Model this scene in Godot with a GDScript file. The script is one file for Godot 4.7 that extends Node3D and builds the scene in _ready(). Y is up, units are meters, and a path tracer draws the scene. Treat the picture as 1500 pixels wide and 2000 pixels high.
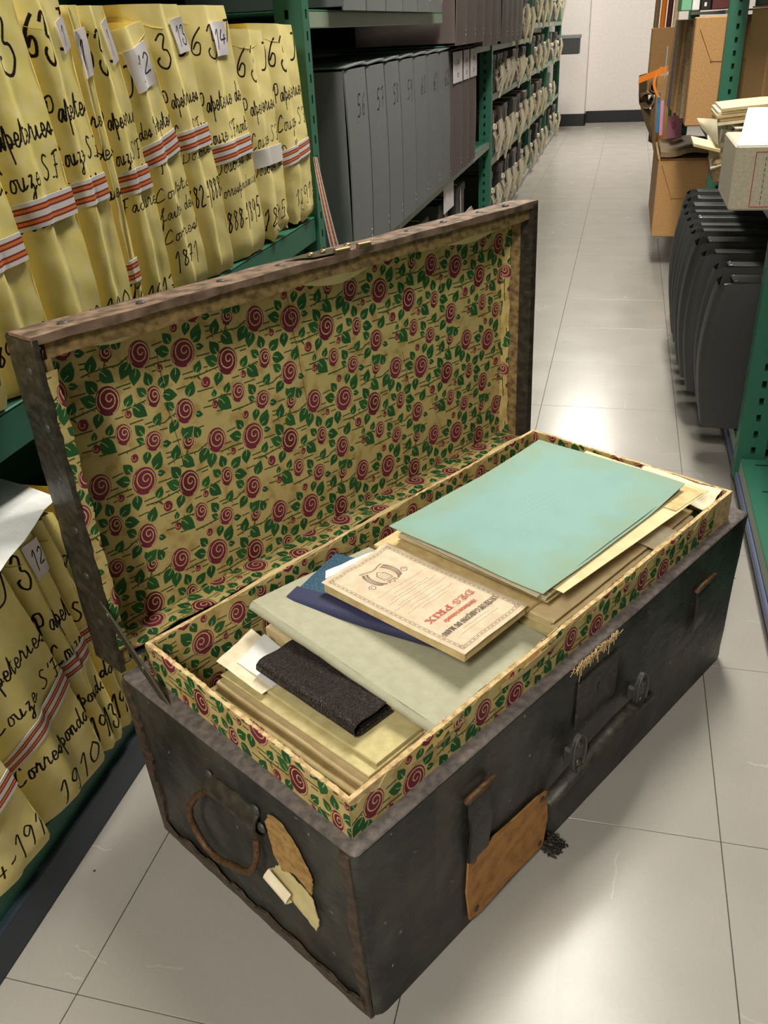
extends Node3D
# An archive aisle: an open old trunk lined with rose paper and full of papers, between shelves of files.

var names := {}
var rng := RandomNumberGenerator.new()
var mats := {}
# the trunk stands at an angle: TO its front left upper corner, TU along its length, TW towards its back
const TO := Vector3(-0.1577, 0.228, -0.447)
const TU := Vector3(0.4935985, 0.0, -0.8696899)
const TW := Vector3(-0.8696899, 0.0, -0.4935985)
const TH := 0.228
const LEAN := 0.06

func _ready() -> void:
	rng.seed = 11
	# ---- camera, light, exposure
	var cam := Camera3D.new(); cam.name = "camera"
	cam.position = Vector3(0, 0.795, 0)
	cam.rotation = Vector3(-0.50253861, 0.26812366, -0.05102359)
	cam.fov = rad_to_deg(2.0 * atan(1000.0 / 1712.655)); cam.near = 0.02; cam.far = 60.0
	add_child(cam); cam.current = true
	var env := Environment.new()
	env.background_mode = Environment.BG_COLOR; env.background_color = Color(0, 0, 0)
	env.tonemap_mode = Environment.TONE_MAPPER_LINEAR; env.tonemap_exposure = 2.5
	env.sdfgi_enabled = true; env.ssao_enabled = true; env.ssil_enabled = true
	var we := WorldEnvironment.new(); we.name = "world"; we.environment = env; add_child(we)
	ceiling_lamp(Vector3(0.05, 2.42, -1.95), 2.2, "white ceiling lamp above the aisle over the trunk")
	ceiling_lamp(Vector3(-0.15, 2.42, -6.6), 2.6, "white ceiling lamp near the far wall")
	ceiling_lamp(Vector3(-0.30, 2.42, 1.6), 2.8, "white ceiling lamp behind the camera")
	make_materials()
	room()
	left_shelving()
	right_shelving()
	trunk()
	contents()
	envelopes()
	left_boxes()
	tie_boxes()
	right_things()

# =============================================================== helpers
func numbered(called: String) -> String:
	var n: int = names.get(called, 0); names[called] = n + 1
	return called if n == 0 else "%s_%03d" % [called, n]

func tag(o: Node, label := "", category := "", group := "", kind := "") -> Node:
	if label: o.set_meta("label", label)
	if category: o.set_meta("category", category)
	if group: o.set_meta("group", group)
	if kind: o.set_meta("kind", kind)
	return o

func thing(called: String, label: String, category: String, at := Vector3.ZERO, basis := Basis.IDENTITY, group := "") -> Node3D:
	var o := Node3D.new(); o.name = numbered(called); add_child(o)
	o.transform = Transform3D(basis, at)
	tag(o, label, category, group)
	return o

func put(called: String, mesh: Mesh, mat: Material, parent: Node, t := Transform3D.IDENTITY) -> MeshInstance3D:
	var o := MeshInstance3D.new()
	if parent == self:
		o.name = numbered(called)
	else:
		var n := 0
		var nm := called
		while parent.has_node(NodePath(nm)):
			n += 1; nm = "%s_%03d" % [called, n]
		o.name = nm
	o.mesh = mesh; o.transform = t
	if mat: o.material_override = mat
	parent.add_child(o, true)
	return o

func obj(called: String, s: SurfaceTool, mat: Material, parent: Node, t := Transform3D.IDENTITY) -> MeshInstance3D:
	return put(called, done(s), mat, parent, t)

func struct(called: String, s: SurfaceTool, mat: Material) -> MeshInstance3D:
	var o := obj(called, s, mat, self); o.set_meta("kind", "structure")
	return o

func mk() -> SurfaceTool:
	var s := SurfaceTool.new(); s.begin(Mesh.PRIMITIVE_TRIANGLES); return s

func done(s: SurfaceTool) -> ArrayMesh:
	s.generate_normals(); return s.commit()

func copy(o: Node3D, label := "") -> Node3D:
	var base := String(o.name)
	var cut := base.rfind("_")
	if cut > 0 and base.substr(cut + 1).is_valid_int(): base = base.substr(0, cut)
	var c := o.duplicate() as Node3D
	c.name = numbered(base); add_child(c)
	if label: c.set_meta("label", label)
	return c

# a polygon whose front looks towards out
func face(s: SurfaceTool, p: Array, out: Vector3, uv := [], sg := -1) -> void:
	var n := Vector3.ZERO
	for i in p.size():
		var a: Vector3 = p[i]; var b: Vector3 = p[(i + 1) % p.size()]
		n += a.cross(b)
	var flip := n.dot(out) > 0.0
	s.set_smooth_group(sg)
	for i in range(1, p.size() - 1):
		var t := [0, i + 1, i] if flip else [0, i, i + 1]
		for k in t:
			s.set_uv(uv[k] if uv.size() else Vector2.ZERO)
			s.add_vertex(p[k])

func box(s: SurfaceTool, c: Vector3, z: Vector3, bev := 0.0015, b := Basis.IDENTITY) -> void:
	var h := z * 0.5
	var v := minf(bev, minf(h.x, minf(h.y, h.z)) * 0.9)
	var P := func(sx: int, sy: int, sz: int, ax: int) -> Vector3:
		var q := Vector3(h.x - v, h.y - v, h.z - v)
		q[ax] = h[ax]
		return c + b * (q * Vector3(sx, sy, sz))
	for ax in 3:
		var a1 := (ax + 1) % 3
		var a2 := (ax + 2) % 3
		for sg in [-1, 1]:
			var pts := []
			for k in [[-1, -1], [1, -1], [1, 1], [-1, 1]]:
				var d := [0, 0, 0]; d[ax] = sg; d[a1] = k[0]; d[a2] = k[1]
				pts.append(P.call(d[0], d[1], d[2], ax))
			var o := Vector3.ZERO; o[ax] = sg
			face(s, pts, b * o)
	if v <= 0.0: return
	for ax in 3:
		var a1 := (ax + 1) % 3
		var a2 := (ax + 2) % 3
		for s1 in [-1, 1]:
			for s2 in [-1, 1]:
				var d := [0, 0, 0]; d[a1] = s1; d[a2] = s2
				var e := d.duplicate(); d[ax] = -1; e[ax] = 1
				var o := Vector3.ZERO; o[a1] = s1; o[a2] = s2
				face(s, [P.call(d[0], d[1], d[2], a1), P.call(e[0], e[1], e[2], a1), P.call(e[0], e[1], e[2], a2), P.call(d[0], d[1], d[2], a2)], b * o)
	for sx in [-1, 1]:
		for sy in [-1, 1]:
			for sz in [-1, 1]:
				face(s, [P.call(sx, sy, sz, 0), P.call(sx, sy, sz, 1), P.call(sx, sy, sz, 2)], b * Vector3(sx, sy, sz))

func span(s: SurfaceTool, lo: Vector3, hi: Vector3, bev := 0.0015) -> void:
	box(s, (lo + hi) * 0.5, hi - lo, bev)

# an outline (x, y) raised from z0 to z1, placed by T
func slab(s: SurfaceTool, o: PackedVector2Array, T: Transform3D, z0: float, z1: float, uvr := Rect2()) -> void:
	var tri := Geometry2D.triangulate_polygon(o)
	var put3 := func(p: Vector2, z: float) -> Vector3: return T * Vector3(p.x, p.y, z)
	var has := uvr.size.x > 0.0
	var n := o.size()
	for k in range(0, tri.size(), 3):
		for z in [z0, z1]:
			var pts := []; var uv := []
			for j in 3:
				var q := o[tri[k + j]]
				pts.append(put3.call(q, z))
				if has: uv.append((q - uvr.position) / uvr.size)
			face(s, pts, T.basis * Vector3(0, 0, 1 if z == z1 else -1), uv)
	var cw := Geometry2D.is_polygon_clockwise(o)
	for i in n:
		var a := o[i]; var b := o[(i + 1) % n]
		var nrm := Vector2(b.y - a.y, a.x - b.x)
		if not cw and false: nrm = -nrm
		var mid := (a + b) * 0.5
		if Geometry2D.is_point_in_polygon(mid + nrm.normalized() * 1e-5, o): nrm = -nrm
		var uv := []
		if has:
			for q in [a, b, b, a]: uv.append((q - uvr.position) / uvr.size)
		face(s, [put3.call(a, z0), put3.call(b, z0), put3.call(b, z1), put3.call(a, z1)], T.basis * Vector3(nrm.x, nrm.y, 0), uv)

func tube(s: SurfaceTool, p: Array, r: float, seg := 8, closed := false, flat := 1.0) -> void:
	var n := p.size()
	var rings := []
	var up := Vector3(0.13, 0.97, 0.2).normalized()
	for i in n:
		var a: Vector3 = p[(i - 1 + n) % n] if closed else p[maxi(i - 1, 0)]
		var b: Vector3 = p[(i + 1) % n] if closed else p[mini(i + 1, n - 1)]
		var t := (b - a).normalized()
		if absf(t.dot(up)) > 0.95: up = t.cross(Vector3(1, 0.1, 0.3)).normalized()
		var x := up.cross(t).normalized()
		var y := t.cross(x)
		up = y
		var ring := []
		for k in seg:
			var g := TAU * k / seg
			ring.append(p[i] + x * cos(g) * r + y * sin(g) * r * flat)
		rings.append(ring)
	for i in (n if closed else n - 1):
		var A: Array = rings[i]; var B: Array = rings[(i + 1) % n]
		for k in seg:
			var l := (k + 1) % seg
			var c: Vector3 = (p[i] + p[(i + 1) % n]) * 0.5
			face(s, [A[k], A[l], B[l], B[k]], (A[k] + B[l]) * 0.5 - c, [], 1)
	if not closed:
		face(s, rings[0], p[0] - p[1])
		face(s, rings[n - 1], p[n - 1] - p[n - 2])

# a curved sheet f(u, v), thick towards -out
func sheet(s: SurfaceTool, nu: int, nv: int, f: Callable, out: Vector3, th: float, uvr := Rect2(0, 0, 1, 1)) -> void:
	var o := out.normalized() * th
	var g := []
	for i in nu + 1:
		var row := []
		for j in nv + 1: row.append(f.call(float(i) / nu, float(j) / nv))
		g.append(row)
	var U := func(i: int, j: int) -> Vector2: return uvr.position + uvr.size * Vector2(float(i) / nu, float(j) / nv)
	for i in nu:
		for j in nv:
			var uv := [U.call(i, j), U.call(i + 1, j), U.call(i + 1, j + 1), U.call(i, j + 1)]
			var q := [g[i][j], g[i + 1][j], g[i + 1][j + 1], g[i][j + 1]]
			face(s, q, out, uv, 1)
			if th > 0.0: face(s, [q[0] - o, q[1] - o, q[2] - o, q[3] - o], -out, uv, 2)
	if th <= 0.0: return
	var c: Vector3 = g[nu / 2][nv / 2]
	for i in nu:
		for j in [0, nv]:
			var a: Vector3 = g[i][j]; var b: Vector3 = g[i + 1][j]
			face(s, [a, b, b - o, a - o], g[i][j] - g[i][nv - j], [U.call(i, j), U.call(i + 1, j), U.call(i + 1, j), U.call(i, j)])
	for j in nv:
		for i in [0, nu]:
			var a: Vector3 = g[i][j]; var b: Vector3 = g[i][j + 1]
			face(s, [a, b, b - o, a - o], g[i][j] - g[nu - i][j], [U.call(i, j), U.call(i, j + 1), U.call(i, j + 1), U.call(i, j)])

# closed rings of points joined one to the next, smooth
func loft(s: SurfaceTool, rings: Array, center: Vector3, sg := 1) -> void:
	for i in rings.size() - 1:
		var A: Array = rings[i]; var B: Array = rings[i + 1]
		for k in A.size():
			var l := (k + 1) % A.size()
			face(s, [A[k], A[l], B[l], B[k]], (A[k] + B[l]) * 0.5 - center, [], sg)

func tp(a: float, h: float, c: float) -> Vector3:          # a place by the trunk: along, up, back
	return TO + TU * a + Vector3(0, h - TH, 0) + TW * c

func lp(a: float, v: float, n: float) -> Vector3:          # a place on the open lid: along, up the lid, out of it
	var V := Vector3(0, cos(LEAN), 0) + TW * sin(LEAN)
	var N := -TW * cos(LEAN) + Vector3(0, sin(LEAN), 0)
	return TO + TW * 0.3415 + TU * a * (1.0 + 0.04 * v / 0.355) + V * v + N * n

func wob(x: float, y: float, k := 0.0) -> float:           # smooth unevenness from -1 to 1
	return sin(x * 1.7 + k) * 0.5 + sin(y * 2.3 + k * 1.7 + x * 0.6) * 0.3 + sin(x * 5.1 - y * 3.7 + k * 0.3) * 0.2

# =============================================================== materials and textures
func plain(key: String, col: Color, rough := 0.7, metal := 0.0, spec := 0.5) -> StandardMaterial3D:
	var m := StandardMaterial3D.new(); m.resource_name = key
	m.albedo_color = col; m.roughness = rough; m.metallic = metal; m.metallic_specular = spec
	m.cull_mode = BaseMaterial3D.CULL_DISABLED
	mats[key] = m
	return m

func ramp(cols: Array, at: Array, seedv: int, freq: float, size := 512, kind := FastNoiseLite.TYPE_SIMPLEX_SMOOTH, oct := 5) -> NoiseTexture2D:
	var n := FastNoiseLite.new(); n.seed = seedv; n.frequency = freq; n.noise_type = kind; n.fractal_octaves = oct
	var g := Gradient.new()
	g.colors = PackedColorArray(cols); g.offsets = PackedFloat32Array(at)
	var t := NoiseTexture2D.new(); t.width = size; t.height = size; t.seamless = true; t.noise = n; t.color_ramp = g
	return t

func tri(key: String, tex: Texture2D, scale: float, rough := 0.7, bump: Texture2D = null, depth := 0.1, spec := 0.5, world := false) -> StandardMaterial3D:
	var m := plain(key, Color.WHITE, rough, 0.0, spec)
	m.albedo_texture = tex
	m.uv1_triplanar = true; m.uv1_world_triplanar = world; m.uv1_scale = Vector3.ONE * scale
	if bump:
		m.heightmap_enabled = true; m.heightmap_texture = bump; m.heightmap_scale = depth
	return m

func textured(key: String, img: Image, rough := 0.75, spec := 0.3) -> StandardMaterial3D:
	var m := plain(key, Color.WHITE, rough, 0.0, spec)
	m.albedo_texture = ImageTexture.create_from_image(img)
	return m

func fill_poly(img: Image, pts: PackedVector2Array, col: Color) -> void:
	var lo := 1e9; var hi := -1e9
	for p in pts: lo = minf(lo, p.y); hi = maxf(hi, p.y)
	for y in range(maxi(0, int(floor(lo))), mini(img.get_height() - 1, int(ceil(hi))) + 1):
		var xs := []
		var yc := y + 0.5
		for i in pts.size():
			var a := pts[i]; var b := pts[(i + 1) % pts.size()]
			if (a.y <= yc) != (b.y <= yc): xs.append(a.x + (yc - a.y) / (b.y - a.y) * (b.x - a.x))
		xs.sort()
		for k in range(0, xs.size() - 1, 2):
			var x0 := maxi(0, int(round(xs[k]))); var x1 := mini(img.get_width(), int(round(xs[k + 1])))
			if x1 > x0: img.fill_rect(Rect2i(x0, y, x1 - x0, 1), col)

func ellipse(c: Vector2, rx: float, ry: float, n := 28) -> PackedVector2Array:
	var p := PackedVector2Array()
	for i in n: p.append(c + Vector2(cos(TAU * i / n) * rx, sin(TAU * i / n) * ry))
	return p

func stroke(img: Image, p: PackedVector2Array, w: float, col: Color) -> void:
	for i in p.size() - 1:
		var a := p[i]; var b := p[i + 1]
		var n := (b - a).orthogonal().normalized() * w * 0.5
		fill_poly(img, PackedVector2Array([a + n, b + n, b - n, a - n]), col)
		if w > 1.6: fill_poly(img, ellipse(b, w * 0.5, w * 0.5, 8), col)
		else: img.fill_rect(Rect2i(int(b.x), int(b.y), 1, 1), col)

# handwriting: strokes on a grid of hexadecimal digits, the baseline at 5, the x-height at 9
const PEN := {
	"a": "79 49 27 26 45 56 79 76 85 96", "b": "06 4c 3e 2d 29 25 55 67 59 38 88", "c": "69 49 27 36 55 86", "d": "68 49 27 35 56 79 8e 77 85 96",
	"e": "17 57 68 59 39 26 35 55 87", "f": "06 5c 6e 4d 48 30 20 45 86", "g": "79 49 27 36 56 79 63 50 31 85", "h": "06 4c 3e 25 27 49 59 65 86",
	"i": "16 39 36 45 76", "l": "06 4c 3e 26 35 66", "m": "06 29 25 28 49 45 48 69 65 96", "n": "06 29 25 28 59 65 86", "o": "59 39 26 35 55 67 59 89",
	"p": "06 2c 40|39 59 77 55 36 86", "r": "06 3a 39 59 56 65 86", "s": "06 49 56 45 26 76", "t": "06 3d 36 45 76|1a 6a", "u": "09 16 25 45 59 55 86",
	"z": "29 59 35 56 63 50 31 85", "C": "8c 6e 3c 17 25 55 86", "D": "4d 35 25|1c 5e 9c a8 75 25", "F": "2d 6e 9e|5e 45 25|39 79", "P": "4d 35|1b 4e 8e 9b 79 49",
	"S": "8d 5e 3c 5a 78 66 35 16", "G": "8d 4e 17 36 66 8a 59 9a 81 60", "J": "4e 9e|7e 67 45 15", "6": "8e 4b 27 35 65 78 59 37", "3": "2c 4e 6d 59 78 85 62 33 25 36",
	"1": "2b 5e 42", "8": "7c 4e 3c 78 66 45 36 5a 7d", "9": "7c 4e 2b 49 7c 65 53", "0": "5e 2a 35 65 8a 5e", "5": "8e 4e 3a 6a 77 55 25", "7": "2d 8e 55|49 89",
	"4": "4e 28 88|7b 65", "2": "2c 5e 7b 25 85", "-": "28 78", ".": "25 35", "'": "4e 3c",
}
func pen(img: Image, text: String, x: float, y: float, size: float, sx: float, w: float, col: Color, tilt := 0.0) -> float:
	var u := size / 10.0
	var at := x
	for ch in text:
		if not PEN.has(ch): at += u * sx * 6.0; continue
		var far := 0.0
		for part in String(PEN[ch]).replace(" ", "").split("|"):
			var raw := PackedVector2Array()
			for k in range(0, part.length() - 1, 2):
				var gx := part.substr(k, 1).hex_to_int(); var gy := part.substr(k + 1, 1).hex_to_int()
				far = maxf(far, gx)
				raw.append(Vector2(at + (gx + (gy - 5) * 0.18) * u * sx, y - (gy - 5) * u - (at - x + gx * u * sx) * tilt))
			var c := PackedVector2Array()
			for k in raw.size() - 1:
				var p0 := raw[maxi(k - 1, 0)]; var p3 := raw[mini(k + 2, raw.size() - 1)]
				for m in 5: c.append(raw[k].cubic_interpolate(raw[k + 1], p0, p3, m / 5.0))
			c.append(raw[raw.size() - 1])
			stroke(img, c, w * rng.randf_range(0.85, 1.2), col)
		at += (far + (1.6 if "0123456789-JSFCDPG".contains(ch) else -0.2)) * u * sx
	return at

func pen_width(text: String) -> float:
	var w := 0.0
	for ch in text:
		if not PEN.has(ch): w += 6.0; continue
		var far := 0.0
		for part in String(PEN[ch]).replace(" ", "").split("|"):
			for k in range(0, part.length() - 1, 2): far = maxf(far, part.substr(k, 1).hex_to_int())
		w += far + (1.6 if "0123456789-JSFCDPG".contains(ch) else -0.2)
	return w / 10.0

# the rose paper; measures in millimetres on the paper, x along, y up; it repeats by (142, 0) and (70.5, -116.5)
const ROSES := [[117, 299, 24, 28], [165, 287, 28, 30], [74, 264, 26, 30], [123, 253, 17, 22], [155, 227, 23, 27], [82, 226, 18, 22], [113, 208, 20, 21], [153, 193, 16, 17]]
const BUDS := [[136, 279, 8], [92, 244, 8], [44, 249, 12], [51, 222, 9], [88, 198, 9]]
const LEAVES := [[150, 292, 134, 298], [82, 184, 74, 196], [36, 295, 49, 304], [39, 289, 49, 287], [11, 275, 9, 258], [104, 295, 92, 280], [110, 287, 104, 270], [65, 275, 56, 290], [62, 265, 47, 275], [63, 255, 56, 241], [122, 265, 119, 280], [131, 260, 145, 270], [115, 257, 106, 267], [133, 252, 150, 246], [91, 252, 100, 263], [98, 250, 112, 236], [143, 233, 133, 243], [144, 221, 133, 209], [118, 224, 127, 235], [20, 240, 29, 255], [25, 220, 34, 216], [66, 230, 72, 241], [51, 230, 53, 239], [56, 227, 71, 211], [104, 218, 96, 231], [102, 211, 94, 217], [122, 201, 133, 199], [104, 200, 99, 187], [8, 202, 6, 211], [25, 193, 21, 207], [133, 179, 139, 195], [72, 294, 85, 280], [34, 262, 41, 274], [5, 199, 20, 208], [108, 179, 118, 195]]
const DASHES := [[124, 190, 134, 189], [124, 185, 134, 184], [67, 286, 74, 286], [85, 274, 101, 274], [92, 270, 100, 270], [127, 291, 135, 291], [60, 187, 72, 188], [0, 278, 8, 278], [127, 278, 131, 278], [38, 279, 54, 278], [44, 265, 49, 265], [77, 244, 86, 244], [91, 234, 106, 234], [32, 242, 52, 241], [36, 223, 46, 222], [8, 252, 20, 252], [122, 217, 131, 216], [134, 199, 144, 199], [52, 214, 59, 213], [18, 265, 31, 265], [107, 228, 116, 228], [22, 204, 32, 204]]
const STEMS := [[53, 294, 64, 296, 77, 296, 92, 295, 98, 297, 104, 300], [77, 296, 80, 302], [120, 284, 135, 285, 149, 284], [135, 285, 135, 282], [30, 258, 39, 259, 50, 260, 62, 261], [34, 259, 38, 254], [86, 250, 93, 250, 104, 251, 113, 252], [110, 224, 130, 223, 136, 226, 143, 228], [43, 228, 53, 228, 63, 229, 74, 227], [71, 208, 86, 208, 102, 209], [19, 260, 32, 259, 40, 259]]

func rose_paper(w_mm: float, h_mm: float, px: float, wrap: bool) -> Image:
	var W := int(w_mm * px); var H := int(h_mm * px)
	var img := Image.create(W, H, false, Image.FORMAT_RGB8)
	var ground := Color8(198, 178, 120); img.fill(ground)
	var n := FastNoiseLite.new(); n.seed = 5; n.frequency = 0.012; n.fractal_octaves = 5
	for y in range(0, H, 2):
		for x in range(0, W, 2):
			var k := n.get_noise_2d(x * 3.2 / px, y * 3.2 / px)
			if not wrap or true:
				img.fill_rect(Rect2i(x, y, 2, 2), ground.lerp(Color8(150, 118, 62), clampf(k * 0.9, 0, 0.5)).lerp(Color8(205, 184, 122), clampf(-k * 0.8, 0, 0.4)))
	var green := Color8(38, 84, 44); var dark := Color8(66, 80, 36); var cream := Color8(214, 184, 132); var light := Color8(176, 190, 128)
	for iy in range(-4, 6):
		for ix in range(-4, 9):
			var off := Vector2(142.0 * ix + 70.5 * iy, -116.5 * iy)
			if off.x > w_mm or off.x < -200 or off.y < -340 or off.y > h_mm: continue
			var at := func(x: float, y: float) -> Vector2: return Vector2((x + off.x) * px, (h_mm - y - off.y) * px)
			for d in DASHES: stroke(img, PackedVector2Array([at.call(d[0], d[1]), at.call(d[2], d[3])]), 1.45 * px, dark)
			for st in STEMS:
				var p := PackedVector2Array()
				for k in range(0, st.size(), 2): p.append(at.call(st[k], st[k + 1]))
				stroke(img, p, 1.6 * px, dark)
				for k in range(1, p.size()):
					var m := p[k].lerp(p[k - 1], 0.4)
					stroke(img, PackedVector2Array([m, m + Vector2(2.0, 2.4 if k % 2 else -2.4) * px]), 0.9 * px, dark)
			for l in LEAVES:
				var b: Vector2 = at.call(l[0], l[1]); var t: Vector2 = at.call(l[2], l[3])
				var d := t - b; var nn := d.orthogonal() * 0.40
				var p := PackedVector2Array()
				for k in 11:
					var q := k / 10.0
					p.append(b + d * q + nn * sin(PI * pow(q, 0.75)) * (0.95 - 0.1 * q))
				for k in range(9, 0, -1):
					var q := k / 10.0
					p.append(b + d * q - nn * sin(PI * pow(q, 0.8)) * 0.9)
				fill_poly(img, p, green.lerp(Color8(48, 100, 52), fposmod(l[0] * 0.37, 1.0)))
				stroke(img, PackedVector2Array([b - d * 0.06, b + d * 0.2 + nn * 0.12, b + d * 0.45]), 0.85 * px, light)
			for r in ROSES:
				var c: Vector2 = at.call(r[0], r[1])
				var rx: float = r[2] * 0.5 * px; var ry: float = r[3] * 0.5 * px
				fill_poly(img, ellipse(c, rx, ry), Color8(100, 34, 46).lerp(Color8(120, 46, 64), fposmod(r[0] * 0.23, 1.0)))
				var p := PackedVector2Array()
				for k in 61:
					var q := k / 60.0
					var g := -0.4 - TAU * 2.15 * q
					var e := 0.10 + 0.84 * q
					p.append(c + Vector2((0.24 * (1.0 - q) + cos(g) * e) * rx, (-0.12 * (1.0 - q) - sin(g) * e) * ry))
				stroke(img, p, 1.2 * px, cream)
				var p2 := PackedVector2Array()
				for k in 16:
					var g := 2.2 + 1.5 * k / 15.0
					p2.append(c + Vector2(cos(g) * rx * 0.8 - rx * 0.1, -sin(g) * ry * 0.82))
				stroke(img, p2, 0.9 * px, cream)
			for r in BUDS:
				var c: Vector2 = at.call(r[0], r[1])
				var q: float = r[2] * 0.5 * px
				fill_poly(img, ellipse(c, q * 0.92, q), Color8(122, 42, 58))
				var p := PackedVector2Array()
				for k in 21:
					var g := 0.6 - 4.6 * k / 20.0
					p.append(c + Vector2(cos(g), -sin(g)) * q * (0.2 + 0.5 * k / 20.0))
				stroke(img, p, 0.8 * px, cream)
	return img

func make_materials() -> void:
	var grain := ramp([Color.BLACK, Color.WHITE], [0.0, 1.0], 3, 0.05, 256)
	var fine := ramp([Color.BLACK, Color.WHITE], [0.0, 1.0], 8, 0.16, 256)
	# floor: pale vinyl tiles with scuffs
	var f := Image.create(1024, 1024, false, Image.FORMAT_RGB8)
	var n := FastNoiseLite.new(); n.seed = 21; n.frequency = 0.006; n.fractal_octaves = 5
	var n2 := FastNoiseLite.new(); n2.seed = 22; n2.frequency = 0.2
	for y in 1024:
		for x in 1024:
			var k := 0.5 + 0.32 * n.get_noise_2d(x, y) + 0.16 * n2.get_noise_2d(x, y)
			f.set_pixel(x, y, Color(0.590, 0.572, 0.548).lerp(Color(0.655, 0.636, 0.612), k))
	for i in 90:
		var a := Vector2(rng.randf() * 1024, rng.randf() * 1024)
		var g := rng.randf_range(-0.35, 0.35) + (PI * 0.5 if rng.randf() < 0.35 else 0.0)
		var len := rng.randf_range(4, 46)
		var c := Color(0.80, 0.785, 0.76)
		var p := PackedVector2Array()
		for k in 7: p.append(a + Vector2(cos(g), sin(g)) * len * k / 6.0 + Vector2(rng.randf(), rng.randf()) * 2.5)
		stroke(f, p, rng.randf_range(0.8, 1.4), f.get_pixelv(Vector2i(a)).lerp(c, rng.randf_range(0.2, 0.55)))
	for i in 40:
		var a := Vector2i(rng.randi() % 1020, rng.randi() % 1020)
		f.fill_rect(Rect2i(a, Vector2i(2, 2)), Color(0.25, 0.22, 0.19))
	var fr := ramp([Color(0.20, 0.20, 0.20), Color(0.235, 0.235, 0.235), Color(0.29, 0.29, 0.29)], [0.0, 0.55, 1.0], 31, 0.012, 512)
	var m := tri("vinyl", ImageTexture.create_from_image(f), 0.75, 1.0, null, 0.0, 0.34, true)
	m.roughness_texture = fr
	plain("joint", Color8(70, 62, 54), 0.8)
	tri("white_paint", ramp([Color8(218, 211, 208), Color8(223, 216, 213)], [0.2, 0.8], 41, 0.1, 256), 1.2, 0.7, fine, 0.02)
	plain("baseboard", Color8(30, 29, 34), 0.45)
	plain("green_metal", Color8(46, 104, 82), 0.42)
	plain("lip_metal", Color8(136, 150, 130), 0.45)
	plain("navy_paint", Color8(44, 56, 68), 0.5)
	plain("grey_rail", Color8(148, 144, 146), 0.4)
	plain("blue_rail", Color8(88, 98, 130), 0.45)
	# trunk
	var hide := Image.create(1024, 1024, false, Image.FORMAT_RGB8)
	n.seed = 51; n.frequency = 0.009
	n2.seed = 52; n2.frequency = 0.06; n2.fractal_octaves = 4
	var n3 := FastNoiseLite.new(); n3.seed = 53; n3.frequency = 0.004; n3.fractal_octaves = 4
	for y in 1024:
		for x in 1024:
			var c := Color8(34, 34, 32).lerp(Color8(70, 70, 63), clampf(0.5 + n.get_noise_2d(x, y * 0.6) * 1.1 + n2.get_noise_2d(x, y) * 0.35, 0, 1))
			c = c.lerp(Color8(74, 60, 44), clampf(n3.get_noise_2d(x, y) * 2.2 - 0.5, 0, 0.5))
			hide.set_pixel(x, y, c)
	for i in 700:
		var a := Vector2(rng.randf() * 1024, rng.randf() * 1024)
		var g := rng.randf() * TAU
		var len := rng.randf_range(6, 60)
		var p := PackedVector2Array([a, a + Vector2(cos(g), sin(g)) * len * 0.5 + Vector2(rng.randf() * 4, 0), a + Vector2(cos(g), sin(g)) * len])
		stroke(hide, p, 1.0, hide.get_pixelv(Vector2i(a)).lerp(Color8(128, 124, 110), rng.randf_range(0.12, 0.5)))
	for i in 34:
		fill_poly(hide, ellipse(Vector2(rng.randf() * 1024, rng.randf() * 1024), rng.randf_range(1.2, 2.6), rng.randf_range(1.2, 4.5), 9), Color8(196, 184, 150))
	tri("hide", ImageTexture.create_from_image(hide), 1.9, 0.5, ramp([Color.BLACK, Color.WHITE], [0.1, 0.9], 54, 0.03, 512), 0.16, 0.45)
	tri("binding", ramp([Color8(52, 45, 37), Color8(76, 62, 48), Color8(104, 82, 62)], [0.25, 0.55, 0.9], 61, 0.03, 512), 5.0, 0.62, grain, 0.1)
	tri("band", ramp([Color8(66, 54, 44), Color8(122, 98, 82), Color8(150, 126, 110)], [0.2, 0.55, 0.9], 63, 0.02, 512), 4.0, 0.6, grain, 0.06)
	tri("dark_band", ramp([Color8(40, 37, 31), Color8(60, 55, 46), Color8(88, 82, 68)], [0.25, 0.6, 0.95], 64, 0.03, 512), 5.0, 0.5, grain, 0.08)
	tri("ledge", ramp([Color8(80, 74, 71), Color8(106, 98, 96), Color8(132, 116, 104)], [0.25, 0.55, 0.92], 65, 0.03, 512), 6.0, 0.65, fine, 0.05)
	tri("raw_board", ramp([Color8(170, 136, 90), Color8(206, 178, 130), Color8(226, 200, 154)], [0.15, 0.5, 0.9], 66, 0.02, 512), 9.0, 0.85, fine, 0.03)
	tri("raw_wood", ramp([Color8(84, 66, 40), Color8(134, 110, 68), Color8(164, 138, 90)], [0.2, 0.5, 0.85], 67, 0.02, 512), 7.0, 0.8, grain, 0.06)
	tri("label_tan", ramp([Color8(136, 100, 52), Color8(170, 134, 78), Color8(182, 148, 92)], [0.15, 0.5, 0.9], 88, 0.04, 256), 9.0, 0.8, fine, 0.02)
	tri("brown_board", ramp([Color8(128, 84, 38), Color8(164, 114, 58), Color8(178, 128, 70)], [0.15, 0.5, 0.9], 68, 0.02, 512), 5.0, 0.75, fine, 0.03)
	tri("rust", ramp([Color8(60, 46, 34), Color8(96, 72, 46), Color8(122, 84, 46)], [0.2, 0.5, 0.9], 69, 0.05, 256), 14.0, 0.6, grain, 0.05)
	mats["rust"].metallic = 0.35
	plain("old_iron", Color8(92, 88, 76), 0.42, 0.7)
	plain("dull_iron", Color8(74, 74, 70), 0.5, 0.35)
	plain("brass", Color8(150, 128, 92), 0.4, 0.75)
	plain("paint_drop", Color8(206, 196, 160), 0.6)
	var rp := rose_paper(142.0, 233.0, 4.0, true)
	textured("roses", rp, 0.62, 0.35)
	var lid := rose_paper(720.0, 356.0, 2.8, false)
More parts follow.
